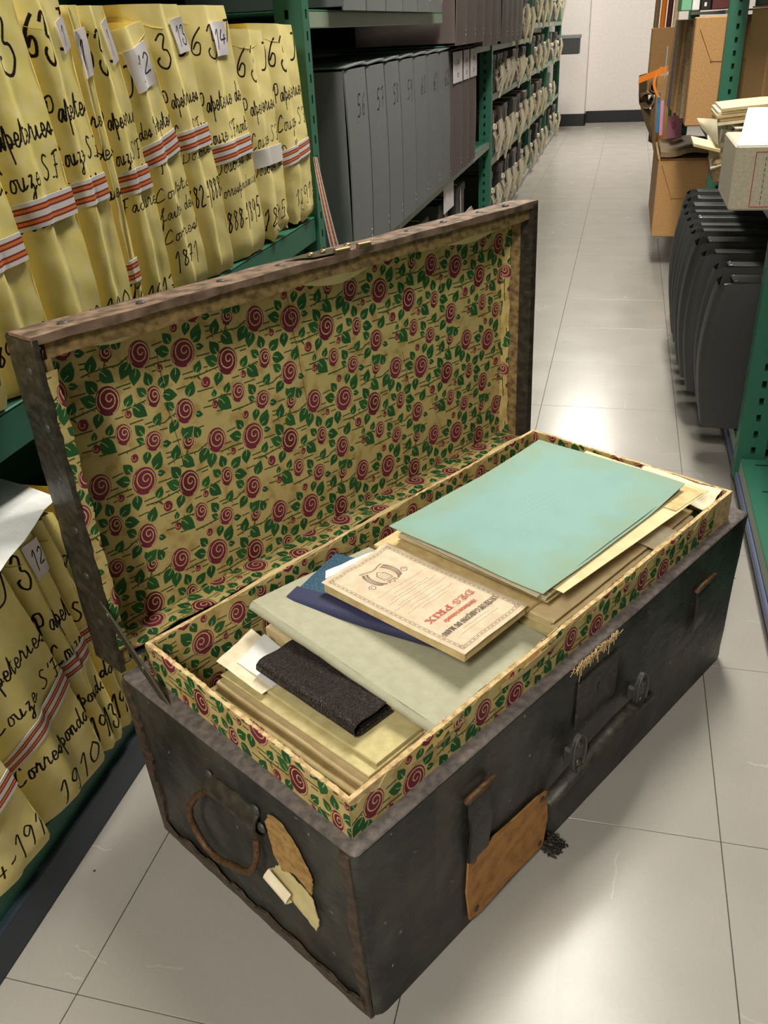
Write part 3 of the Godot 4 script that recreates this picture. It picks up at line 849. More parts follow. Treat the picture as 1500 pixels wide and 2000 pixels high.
	side.call(lp(b0, v0, dep), lp(b1, v0, dep), lp(0.3, 0.02, -0.006) - lp(0.3, 0.02, dep), V, 0.3)
	side.call(lp(b0, v0, dep), lp(b0 - 0.002, v1, dep), lp(0.0, 0.1, -0.007) - lp(0.002, 0.1, dep), TU, 0.55)
	side.call(lp(b1, v0, dep), lp(b1, v1, dep), lp(0.702, 0.1, -0.031) - lp(0.702, 0.1, dep), -TU, 0.1)
	side.call(lp(b0, v1, dep), lp(b1, v1, dep), lp(0.3, 0.3, -0.016) - lp(0.3, 0.3, dep), -V, 0.8)
	# torn lining paper along the top
	for e in [[0.30, 0.11, 0.012], [0.52, 0.13, 0.010], [0.05, 0.06, 0.006]]:
		s = mk()
		sheet(s, 12, 3, func(u, v): return lp(e[0] + e[1] * u, D - 0.020 - v * e[2] * sin(PI * clampf(u * 0.9 + 0.05, 0, 1)), -0.004 - v * 0.008 - sin(u * 9.0) * 0.0012), N, 0.0006)
		obj("torn_flap", s, mats.olive_paper, shell)
	# nail heads along the top band
	for x in [[130, 634], [258, 597], [400, 560], [508, 528], [760, 463], [835, 441], [915, 419], [978, 402]]:
		var a := lerpf(0.037, 0.664, (float(x[0]) - 130.0) / 848.0 - 0.06 * sin(PI * (float(x[0]) - 130.0) / 848.0))
		s = mk(); dome(s, lp(a, D + 0.0025, -0.018), V, 0.0052, 0.0022)
		obj("nail", s, mats.dull_iron, shell)
	for k in 6:
		s = mk(); dome(s, lp(L0 - 0.002, 0.06 + k * 0.052, -0.014 - 0.004 * (k % 2)), -TU, 0.0045, 0.002)
		obj("nail", s, mats.dull_iron, shell)
	# the clasp on the top edge: a plate with three rivets and two hinge knuckles
	s = mk()
	var pl := PackedVector2Array([Vector2(0.296, -0.030), Vector2(0.318, -0.004), Vector2(0.345, 0.002), Vector2(0.362, 0.002), Vector2(0.362, -0.026), Vector2(0.33, -0.032)])
	var TT := Transform3D(Basis((lp(0.4, D, 0) - lp(0.3, D, 0)) * 10.0, N, V), lp(0.0, D + 0.0045, 0.0))
	slab(s, pl, TT, 0.0, 0.0016)
	var cl := obj("clasp", s, mats.old_iron, shell)
	for a in [0.318, 0.336, 0.372]:
		s = mk(); dome(s, lp(a + 0.002, D + 0.006, -0.015), V, 0.0042, 0.0028); obj("rivet", s, mats.brass, cl)
	for a in [[0.342, 0.362], [0.376, 0.394]]:
		s = mk(); tube(s, [lp(a[0], D + 0.005, 0.0), lp(a[1], D + 0.005, 0.0)], 0.0034, 8); obj("knuckle", s, mats.brass, cl)
	# the metal stay at the left end
	s = mk()
	var p0 := lp(-0.001, 0.075, 0.004); var p1 := tp(0.004, 0.222, 0.262)
	var dir := (p1 - p0).normalized(); var side_n := TU
	var wd := dir.cross(side_n).normalized()
	box(s, (p0 + p1) * 0.5, Vector3(0.0022, p0.distance_to(p1) + 0.03, 0.012), 0.0008, Basis(side_n, dir, wd))
	for p in [p0, p1, p0.lerp(p1, 0.55)]: dome(s, p - TU * 0.001, -TU, 0.004, 0.002)
	obj("lid_stay", s, mats.old_iron, t)

func dome(s: SurfaceTool, c: Vector3, up: Vector3, r: float, h: float, n := 12) -> void:
	var u := up.normalized()
	var x := u.cross(Vector3(0.31, 0.2, 0.93)).normalized(); var y := u.cross(x)
	var rings := []
	for i in 5:
		var g := PI / 2 * i / 4.0
		var ring := []
		for k in n: ring.append(c + (x * cos(TAU * k / n) + y * sin(TAU * k / n)) * r * cos(g) * (1.0 if i < 4 else 0.05) + u * h * sin(g))
		rings.append(ring)
	loft(s, rings, c - u * 0.01)
	face(s, rings[4], u)

func fittings(t: Node3D) -> void:
	# bail handle on the left end: a rolled plate, a rusty ring hanging from it
	var F := func(c: float, h: float, out: float) -> Vector3: return tp(0.0 - 0.006 * (h / 0.228) + 0.003 - out, h, c)
	var s := mk()
	sheet(s, 10, 6, func(u, v): return F.call(lerpf(0.203, 0.126, u), 0.186 - v * 0.030 + 0.004 * sin(PI * u), 0.002 + 0.009 * sin(PI * clampf(v, 0.0, 1.0)) ), -TU, 0.0025)
	var h := obj("end_handle", s, mats.dark_band, t)
	var pts := []
	for e in [[0.206, 0.163, 0.008], [0.217, 0.152, 0.012], [0.226, 0.136, 0.016], [0.229, 0.118, 0.017], [0.222, 0.100, 0.017], [0.210, 0.089, 0.017], [0.195, 0.087, 0.017], [0.180, 0.092, 0.017], [0.165, 0.100, 0.017], [0.150, 0.105, 0.017], [0.138, 0.112, 0.016], [0.130, 0.125, 0.015], [0.126, 0.142, 0.012], [0.128, 0.158, 0.008]]:
		pts.append(F.call(e[0], e[1], e[2]))
	s = mk(); tube(s, pts, 0.0035, 9); obj("bail", s, mats.rust, h)
	for e in [[0.200, 0.186], [0.130, 0.190], [0.126, 0.170]]:
		s = mk(); dome(s, F.call(e[0], e[1], 0.002), -TU, 0.006, 0.003); obj("rivet", s, mats.dull_iron, h)
	# torn label, two ragged pieces curling off
	var TL := Transform3D(Basis(TW, Vector3.UP, -TU), tp(0.0, 0.0, 0.0) - TU * 0.0015)
	var ragged := func(p: Array, amt: float) -> PackedVector2Array:
		var o := PackedVector2Array()
		for i in p.size():
			var a: Vector2 = p[i]; var b: Vector2 = p[(i + 1) % p.size()]
			var m := maxi(2, int(a.distance_to(b) / 0.003))
			for k in m: o.append(a.lerp(b, float(k) / m) + Vector2(wob(k * 1.9, i * 2.0, 1.0), wob(k * 2.3, i * 1.1, 5.0)) * amt)
		return o
	var lab := mk()
	slab(lab, ragged.call([Vector2(0.121, 0.187), Vector2(0.114, 0.201), Vector2(0.098, 0.202), Vector2(0.080, 0.187), Vector2(0.063, 0.160), Vector2(0.066, 0.136), Vector2(0.088, 0.146), Vector2(0.106, 0.136), Vector2(0.115, 0.150)], 0.0011), TL * Transform3D(Basis.IDENTITY, Vector3(-0.006, 0, 0.003)), 0.0, 0.0012)
	var tl := obj("torn_label", lab, mats.label_tan, t)
	s = mk()
	slab(s, ragged.call([Vector2(0.128, 0.119), Vector2(0.112, 0.136), Vector2(0.098, 0.134), Vector2(0.070, 0.128), Vector2(0.060, 0.104), Vector2(0.063, 0.093), Vector2(0.072, 0.096), Vector2(0.092, 0.103), Vector2(0.112, 0.104)], 0.0011), TL * Transform3D(Basis(Vector3(1, 0, 0), -0.12), Vector3(-0.006, 0, 0.016)), 0.0, 0.0010)
	obj("curled_scrap", s, mats.olive_paper, tl)
	s = mk()
	sheet(s, 8, 4, func(u, v): return TL * Vector3(lerpf(0.122, 0.092, u) - 0.006, 0.128 - 0.010 * u - v * 0.010, 0.008 + 0.007 * sin(PI * v)), -TU, 0.0006)
	obj("curled_scrap", s, mats.pale_paper, tl)
	# front face
	var P := func(a: float, h: float, out: float) -> Vector3: return tp(a, h, -out)
	# worn leather grip held by two oval plates
	var grip := []
	for k in 25:
		var u := k / 24.0
		var a := lerpf(0.262, 0.470, u)
		var lift := 0.006 + 0.013 * pow(sin(PI * u), 0.6)
		grip.append(P.call(a, 0.080 + 0.034 * pow(sin(PI * u), 0.7) + 0.010 * u, lift))
	s = mk(); tube(s, grip, 0.0085, 10, false, 0.55)
	var fh := obj("front_handle", s, mats.dark_band, t)
	for a in [0.299, 0.428]:
		s = mk()
		var o := ellipse(Vector2.ZERO, 0.013, 0.026, 20)
		var Tr := Transform3D(Basis(TU, Vector3.UP, -TW), P.call(a, 0.128, 0.013))
		slab(s, o, Tr, 0.0, 0.004)
		var ring := []
		for q in o: ring.append(Tr * Vector3(q.x * 0.93, q.y * 0.93, 0.0045))
		tube(s, ring, 0.0018, 6, true)
		var pl := obj("handle_plate", s, mats.dull_iron, fh)
		s = mk(); dome(s, P.call(a, 0.141, 0.017), -TW, 0.005, 0.003); dome(s, P.call(a, 0.116, 0.017), -TW, 0.005, 0.003)
		obj("rivet", s, mats.old_iron, pl)
		s = mk(); box(s, P.call(a, 0.120, 0.006), Vector3(0.012, 0.022, 0.012), 0.003, Basis(TU, Vector3.UP, TW))
		obj("bracket", s, mats.dull_iron, pl)
	# brown repair patch nailed low on the front
	s = mk()
	slab(s, PackedVector2Array([Vector2(0.136, 0.016), Vector2(0.150, 0.012), Vector2(0.21, 0.0145), Vector2(0.262, 0.012), Vector2(0.268, 0.05), Vector2(0.2635, 0.092), Vector2(0.247, 0.0965), Vector2(0.2, 0.099), Vector2(0.16, 0.1035), Vector2(0.134, 0.104), Vector2(0.131, 0.06)]), Transform3D(Basis(TU, Vector3.UP, -TW), tp(0, 0, -0.0012)), 0.0, 0.0022)
	var pt := obj("patch", s, mats.brown_board, t)
	for e in [[0.141, 0.098], [0.254, 0.088], [0.255, 0.022], [0.146, 0.024]]:
		s = mk(); dome(s, P.call(e[0], e[1], 0.003), -TW, 0.0045, 0.0016); obj("nail", s, mats.binding, pt)
	# strap loops: a buckle bar with a stub of leather below it
	for e in [[0.133, 0.162, 0.193, 0.100], [0.575, 0.607, 0.190, 0.118]]:
		s = mk()
		sheet(s, 4, 12, func(u, v): return P.call(lerpf(e[0], e[1], u) + wob(v * 8.0, u, e[0] * 9.0) * 0.0014, lerpf(e[2] - 0.008, e[3], v) , 0.004 + 0.004 * sin(PI * v) ), -TW, 0.003)
		var st := obj("strap_stub", s, mats.hide, t)
		s = mk(); tube(s, [P.call(e[0] - 0.003, e[2] - 0.008, 0.004), P.call(e[0] - 0.002, e[2], 0.008), P.call(e[1] + 0.002, e[2], 0.008), P.call(e[1] + 0.003, e[2] - 0.008, 0.004)], 0.0035, 8)
		obj("buckle_bar", s, mats.rust, st)
	# lock plate and loose clasp
	s = mk(); box(s, P.call(0.352, 0.172, 0.002), Vector3(0.080, 0.062, 0.0028), 0.001, Basis(TU, Vector3.UP, TW))
	var lk := obj("lock_plate", s, mats.dark_band, t)
	s = mk(); box(s, P.call(0.352, 0.176, 0.0036), Vector3(0.004, 0.011, 0.0012), 0.0004, Basis(TU, Vector3.UP, TW)); obj("keyhole", s, mats.black_card, lk)
	# frayed threads and lint
	s = mk()
	for k in 150:
		var a := rng.randf_range(0.300, 0.385); var g := rng.randf_range(-1, 1)
		var q: Vector3 = P.call(a, 0.229 + rng.randf_range(-0.006, 0.0015), 0.001)
		tube(s, [q, q + TU * g * 0.005 + Vector3(0, rng.randf_range(-0.004, 0.001), 0) - TW * 0.0015, q + TU * g * 0.010 + Vector3(0, rng.randf_range(-0.008, 0.001) * (2.2 if k % 20 == 0 else 1.0), 0) - TW * rng.randf_range(0.001, 0.003)], 0.0004, 4)
	tag(obj("frayed_threads", s, mats.raw_board, t), "", "", "", "stuff")
	s = mk()
	for k in 160:
		var a := rng.randf_range(0.262, 0.284)
		var q: Vector3 = P.call(a, rng.randf_range(0.001, 0.012), rng.randf_range(0.001, 0.018))
		tube(s, [q, q + Vector3(rng.randf_range(-1, 1), rng.randf_range(-0.3, 0.6), rng.randf_range(-1, 1)) * 0.003, q + Vector3(rng.randf_range(-1, 1), rng.randf_range(-0.2, 0.4), rng.randf_range(-1, 1)) * 0.004], 0.0009, 4)
	tag(obj("lint", s, mats.dark_band, t), "", "", "", "stuff")

# =============================================================== what lies in the trunk
const FLAT := 1.0
func trunk_basis(turn := 0.0) -> Basis:                 # x along the trunk, y towards its back, z up
	return Basis(TU, TW, Vector3.UP) * Basis(Vector3(0, 0, 1), turn)

func paper_sheet(called: String, label: String, cat: String, mat: Material, corners: Array, th := 0.0006, lift := 0.002, k := 0.0, group := "", parent: Node = null, nu := 14, nv := 14) -> MeshInstance3D:
	# corners in trunk places, in order round the sheet; the first edge is u
	var c: Array[Vector3] = []
	for e in corners: c.append(tp(e[0], e[2], e[1]))
	var s := mk()
	sheet(s, nu, nv, func(u, v):
		var p := c[0].lerp(c[1], u).lerp(c[3].lerp(c[2], u), v)
		return p + Vector3.UP * lift * wob(u * 4.0, v * 4.0, k), Vector3.UP, th)
	var o := obj(called, s, mat, parent if parent else self)
	if not parent: tag(o, label, cat, group)
	return o

func bundle(label: String, mat: Material, a0: float, a1: float, c0: float, c1: float, h0: float, h1: float, leaves: int, k: float, fold := 0) -> Node3D:
	# a sheaf of folded sheets: each leaf a part, slightly out of line
	var t := thing("paper_bundle", label, "papers", tp((a0 + a1) * 0.5, h0, (c0 + c1) * 0.5), trunk_basis())
	var r := RandomNumberGenerator.new(); r.seed = int(k * 100) + 5
	var each := (h1 - h0) / leaves
	for i in leaves:
		var s := mk()
		var x := (a1 - a0) * 0.5 - r.randf() * 0.007; var y := (c1 - c0) * 0.5 - r.randf() * 0.007
		var ox := r.randf_range(-0.003, 0.003); var oy := r.randf_range(-0.003, 0.003)
		var z := each * i
		var th := each * 0.86
		var n := 12
		# the fold (a rounded back) lies along the front edge if fold is 0, along the left end if 1
		var prof := []
		for q in 7:
			var g := PI / 2 + PI * q / 6.0
			prof.append(Vector2(cos(g) * th * 0.5, th * 0.5 + sin(g) * th * 0.5))
		for q in n:
			var u0 := float(q) / n; var u1 := float(q + 1) / n
			var w0 := wob(u0 * 6.0, i * 1.3, k) * each * 0.16; var w1 := wob(u1 * 6.0, i * 1.3, k) * each * 0.16
			var pt := func(u: float, d: float, zz: float, w: float) -> Vector3:
				if fold == 1: return Vector3(ox - x + d, oy + lerpf(-y, y, u), z + zz + w)
				return Vector3(ox + lerpf(-x, x, u), oy - y + d, z + zz + w)
			var deep := (2.0 * x if fold == 1 else 2.0 * y)
			var outd := Vector3(-1, 0, 0) if fold == 1 else Vector3(0, -1, 0)
			face(s, [pt.call(u0, 0.0, th, w0), pt.call(u1, 0.0, th, w1), pt.call(u1, deep, th, w1), pt.call(u0, deep, th, w0)], Vector3(0, 0, 1))
			face(s, [pt.call(u0, 0.0, 0.0, w0), pt.call(u1, 0.0, 0.0, w1), pt.call(u1, deep, 0.0, w1), pt.call(u0, deep, 0.0, w0)], Vector3(0, 0, -1))
			face(s, [pt.call(u0, deep, 0.0, w0), pt.call(u1, deep, 0.0, w1), pt.call(u1, deep, th, w1), pt.call(u0, deep, th, w0)], -outd)
			for e in 6:
				var A: Vector2 = prof[e]; var B: Vector2 = prof[e + 1]
				face(s, [pt.call(u0, A.x, A.y, w0), pt.call(u1, A.x, A.y, w1), pt.call(u1, B.x, B.y, w1), pt.call(u0, B.x, B.y, w0)], outd + Vector3(0, 0, (A.y + B.y) * 0.5 - th * 0.5) * 2.0 / th, [], 1)
			for u in [0.0, 1.0]:
				if (u == 0.0 and q == 0) or (u == 1.0 and q == n - 1):
					var w := w0 if u == 0.0 else w1
					var side := Vector3(0, 1, 0) if fold == 1 else Vector3(1, 0, 0)
					var ringp := [pt.call(u, deep, 0.0, w), pt.call(u, deep, th, w)]
					for e in prof: ringp.append(pt.call(u, e.x, e.y, w))
					face(s, ringp, side * (1.0 if u > 0.5 else -1.0))
		var m: Material = mat
		if r.randf() < 0.35: m = mats[["tan_paper", "cream_paper", "olive_paper"][r.randi() % 3]]
		obj("folded_sheet", s, m, t)
	return t

func contents() -> void:
	var s: SurfaceTool
	# ---- big pile at the right end, under the blue-green folder
	bundle("lowest sheaf of folded papers under the pile with the blue-green folder", mats.tan_paper, 0.318, 0.640, 0.030, 0.282, 0.045, 0.205, 7, 1.0)
	bundle("thick sheaf of yellowed papers in the pile, its edges level with the tray rim", mats.olive_paper, 0.322, 0.635, 0.028, 0.285, 0.206, 0.240, 6, 2.0)
	bundle("sheaf of buff folded papers near the top of the pile under the blue-green folder", mats.cream_paper, 0.322, 0.628, 0.036, 0.280, 0.2405, 0.258, 4, 3.0)
	var lo := paper_sheet("paper_sheet", "buff folder with a rounded fold, sticking out left under the blue-green folder", "paper", mats.tan_paper, [[0.316, 0.066, 0.262], [0.60, 0.060, 0.262], [0.60, 0.277, 0.268], [0.306, 0.277, 0.266]], 0.0035, 0.0018, 1.0)
	bundle("thin sheaf of loose letters right under the blue-green folder", mats.pale_paper, 0.326, 0.628, 0.046, 0.262, 0.270, 0.2855, 7, 5.0)
	paper_sheet("paper_sheet", "pale ruled sheet slipping out on the left below the blue-green folder", "paper", mats.pale_paper, [[0.312, 0.052, 0.2868], [0.60, 0.060, 0.2868], [0.60, 0.250, 0.288], [0.318, 0.240, 0.288]], 0.0005, 0.0007, 7.0)
	paper_sheet("paper_sheet", "peach printed sheet slipping out in front of the blue-green folder", "paper", mats.cream_paper, [[0.335, 0.036, 0.2862], [0.632, 0.024, 0.2862], [0.640, 0.20, 0.2865], [0.345, 0.200, 0.2865]], 0.0005, 0.0005, 8.0)
	paper_sheet("paper_sheet", "small darker card lying on the peach sheet at the right of the blue-green folder", "paper", mats.tan_paper, [[0.56, 0.030, 0.2874], [0.622, 0.026, 0.2874], [0.626, 0.08, 0.2876], [0.56, 0.082, 0.2876]], 0.0005, 0.0003, 9.0)
	paper_sheet("paper_sheet", "curled white sheet standing up in the far right corner of the trunk", "paper", mats.pale_paper, [[0.625, 0.020, 0.262], [0.668, 0.022, 0.273], [0.668, 0.13, 0.276], [0.63, 0.12, 0.270]], 0.0006, 0.003, 3.0)
	paper_sheet("paper_sheet", "small white slip poking out at the front of the right-hand pile", "paper", mats.pale_paper, [[0.505, 0.018, 0.262], [0.555, 0.016, 0.263], [0.56, 0.06, 0.266], [0.505, 0.06, 0.265]], 0.0005, 0.0008, 2.0)
	# blue-green folder: two covers, a fold along its back
	var bf := thing("folder", "large faded blue-green paper folder on top of the right-hand pile", "folder", tp(0.314, 0.2895, 0.0465), trunk_basis())
	var img := Image.create(640, 440, false, Image.FORMAT_RGB8)
	var n := FastNoiseLite.new(); n.seed = 91; n.frequency = 0.008; n.fractal_octaves = 5
	var n2 := FastNoiseLite.new(); n2.seed = 92; n2.frequency = 0.25
	for y in 440:
		for x in 640:
			var e := minf(minf(x, 640 - x), minf(y, 440 - y)) / 90.0 + n.get_noise_2d(x, y) * 0.7
			img.set_pixel(x, y, Color8(144, 168, 148).lerp(Color8(142, 178, 172), clampf(e, 0, 1)).lerp(Color8(132, 168, 164), clampf(n2.get_noise_2d(x, y) * 0.35 + n.get_noise_2d(y, x) * 0.6, 0, 0.6)))
	var pencil := Color8(112, 150, 140)
	for k in 5:          # a few faint pencilled lines, not readable
		var p := PackedVector2Array()
		for i in 30: p.append(Vector2(400 - i * (5.5 - k * 0.3), 200 + k * 17 + i * 0.4 + sin(i * 1.9 + k) * 3.5 * (1.0 if i % 7 else 0.2)))
		stroke(img, p, 1.0, img.get_pixelv(Vector2i(300, 200)).lerp(pencil, 0.4))
	var bm := textured("blue_green_paper", img, 0.72, 0.3)
	s = mk()
	sheet(s, 30, 24, func(u, v): return Vector3(u * 0.2985, v * 0.2125, 0.0035 + 0.0022 * wob(u * 3.0, v * 3.0, 2.0) + 0.006 * pow(maxf(0.0, u - 0.7) / 0.3, 2.0) * (1.0 - v * 0.4) - 0.002 * (1.0 - v)), Vector3(0, 0, 1), 0.0007)
	obj("cover", s, bm, bf)
	s = mk()
	sheet(s, 20, 10, func(u, v): return Vector3(0.004 + u * 0.29, 0.003 + v * 0.206, 0.0012 + 0.0008 * wob(u * 3.0, v * 3.0, 5.0)), Vector3(0, 0, 1), 0.0006)
	obj("back_cover", s, bm, bf)
	# ---- middle: a grey-green wrapper, a blue book, a prize-day booklet
	bundle("sheaf of papers hidden under the grey-green wrapper in the middle of the trunk", mats.tan_paper, 0.150, 0.316, 0.045, 0.300, 0.045, 0.228, 6, 6.0)
	var gw := thing("folder", "pale grey-green paper wrapper with a creased fold, under the blue book", "folder", tp(0.138, 0.229, 0.038), trunk_basis())
	s = mk()
	# a folded wrapper: its fold is along the left side
	sheet(s, 24, 30, func(u, v): return Vector3(0.003 + u * 0.178, v * 0.262, 0.012 + 0.003 * wob(u * 3.0, v * 3.0, 1.0) * u - 0.003 * u + 0.022 * v * (1.0 - 0.5 * u)), Vector3(0, 0, 1), 0.0008)
	sheet(s, 8, 30, func(u, v): return Vector3(0.003 - 0.006 * sin(PI * u) , v * 0.262, 0.012 - 0.012 * u + 0.022 * v + 0.001 * wob(v * 12.0, u, 2.0)), Vector3(-1, 0, 0), 0.0006)
	sheet(s, 12, 20, func(u, v): return Vector3(0.003 + u * 0.17, v * 0.258, 0.0005 + 0.020 * v * (1.0 - 0.5 * u)), Vector3(0, 0, 1), 0.0006)
	obj("wrapper", s, mats.sage_paper, gw)
	s = mk(); sheet(s, 4, 4, func(u, v): return Vector3(-0.0035 + 0.006 * u, 0.118 - v * 0.0015 + 0.003 * u, 0.004 + 0.013 * u + 0.001 * v), Vector3(-1, 0, 1), 0.0004)
	obj("tear", s, mats.olive_paper, gw)
	var sheetw := paper_sheet("paper_sheet", "thin white sheet behind the prize-day booklet, by the back of the tray", "paper", mats.white_paper, [[0.205, 0.255, 0.254], [0.300, 0.235, 0.254], [0.312, 0.272, 0.260], [0.235, 0.285, 0.262]], 0.0005, 0.0015, 4.0)
	# blue book, closed, spine to the left
	var bk := thing("book", "thin dark blue cloth-backed book with marbled cover under the prize-day booklet", "book", tp(0.226, 0.2490, 0.093), trunk_basis(0.275))
	s = mk(); box(s, Vector3(0.052, 0.098, 0.0088), Vector3(0.100, 0.192, 0.0022), 0.0008); box(s, Vector3(0.052, 0.098, -0.0002), Vector3(0.100, 0.192, 0.0022), 0.0008)
	obj("boards", s, mats.marbled_blue, bk)
	s = mk(); 
	var bp := [Vector2(0.022, 0.0113), Vector2(0.002, 0.0113), Vector2(-0.0025, 0.0095), Vector2(-0.0045, 0.0047), Vector2(-0.0025, 0.0), Vector2(0.002, -0.0016), Vector2(0.022, -0.0016)]
	sheet(s, 6, 8, func(u, v): return Vector3(bp[int(round(u * 6))].x, v * 0.196, bp[int(round(u * 6))].y), Vector3(-1, 0, 0.2), 0.0)
	obj("spine", s, mats.blue_cloth, bk)
	s = mk(); box(s, Vector3(0.053, 0.098, 0.0043), Vector3(0.094, 0.186, 0.0066), 0.0005)
	obj("pages", s, mats.cream_paper, bk)
	prize_booklet()
	# ---- left end: papers, wallet
	bundle("lowest sheaf of yellowed folded papers at the left end of the trunk", mats.cream_paper, 0.050, 0.146, 0.045, 0.296, 0.045, 0.192, 8, 8.0, 1)
	bundle("folded letter with a soft roll-like fold, nearest the left wall of the tray", mats.tan_paper, 0.058, 0.148, 0.056, 0.290, 0.1925, 0.2005, 1, 9.0, 1)
	bundle("thick folded cream letters second from the left wall of the tray", mats.cream_paper, 0.066, 0.148, 0.060, 0.286, 0.201, 0.2085, 1, 10.0, 1)
	bundle("greenish folded papers third from the left wall of the tray", mats.olive_paper, 0.076, 0.149, 0.058, 0.284, 0.209, 0.2155, 2, 12.0, 1)
	bundle("topmost thin folded paper at the left end, right under the brown wallet", mats.olive_paper, 0.086, 0.150, 0.060, 0.282, 0.216, 0.2205, 1, 13.0, 1)
	bundle("narrow bundle of rolled papers against the front wall at the left end", mats.pale_paper, 0.094, 0.160, 0.040, 0.058, 0.200, 0.224, 4, 11.0)
	paper_sheet("paper_sheet", "cream letter with faint writing sticking out towards the back, left of the wallet", "paper", mats.pale_paper, [[0.078, 0.215, 0.2212], [0.132, 0.215, 0.2212], [0.138, 0.305, 0.225], [0.080, 0.292, 0.2225]], 0.0005, 0.001, 1.0)
	paper_sheet("paper_sheet", "white sheet half under the brown wallet at its back end", "paper", mats.white_paper, [[0.092, 0.215, 0.2225], [0.135, 0.215, 0.2225], [0.140, 0.285, 0.2268], [0.092, 0.272, 0.2240]], 0.0005, 0.0008, 2.0)
	var wl := thing("wallet", "dark brown worn leather wallet with rounded fold, lying at the left end", "wallet", tp(0.093, 0.2236, 0.098), trunk_basis(-0.02))
	s = mk()
	var prof := []
	for k in 26:      # cross-section: a folded flap
		var u := k / 25.0
		if u < 0.42: prof.append(Vector2(lerpf(0.050, 0.006, u / 0.42), 0.0165 + 0.0008 * sin(u * 20.0)))
		elif u < 0.60:
			var g := PI / 2 + PI * (u - 0.42) / 0.18
			prof.append(Vector2(0.006 + cos(g) * 0.0085, 0.0085 + sin(g) * 0.0080))
		else: prof.append(Vector2(lerpf(0.006, 0.050, (u - 0.60) / 0.40), 0.0005))
	sheet(s, 25, 14, func(u, v):
		var q: Vector2 = prof[int(round(u * 25))]
		return Vector3(q.x - 0.001 * v, v * 0.142, q.y + 0.0008 * wob(u * 7.0, v * 6.0, 2.0)), Vector3(-0.4, 0, 1), 0.0)
	sheet(s, 25, 14, func(u, v):
		var q: Vector2 = prof[int(round(u * 25))]
		var c := Vector2(0.02, 0.0085)
		var d := Vector2(0.0, -0.0017 if u < 0.45 else (0.0017 if u > 0.58 else 0.0)) + (Vector2(0.0016, 0) if u > 0.42 and u < 0.62 else Vector2.ZERO)
		return Vector3(q.x - 0.001 * v + d.x, v * 0.142, q.y + d.y), Vector3(0.4, 0, -1), 0.0)
	for v in [0.0, 0.142]:
		for k in 25:
			var a: Vector2 = prof[k]; var b: Vector2 = prof[k + 1]
			var da := Vector2(0.0016 if k > 9 and k < 16 else 0.0, -0.0017 if k < 11 else (0.0017 if k > 14 else 0.0))
			face(s, [Vector3(a.x, v, a.y), Vector3(b.x, v, b.y), Vector3(b.x + da.x, v, b.y + da.y), Vector3(a.x + da.x, v, a.y + da.y)], Vector3(0, -1 if v == 0.0 else 1, 0))
	obj("cover", s, mats.wallet_leather, wl)
	s = mk(); box(s, Vector3(0.030, 0.073, 0.0112), Vector3(0.036, 0.136, 0.0022), 0.0006); box(s, Vector3(0.030, 0.073, 0.0052), Vector3(0.038, 0.138, 0.0018), 0.0006)
	obj("pocket", s, mats.wallet_inside, wl)

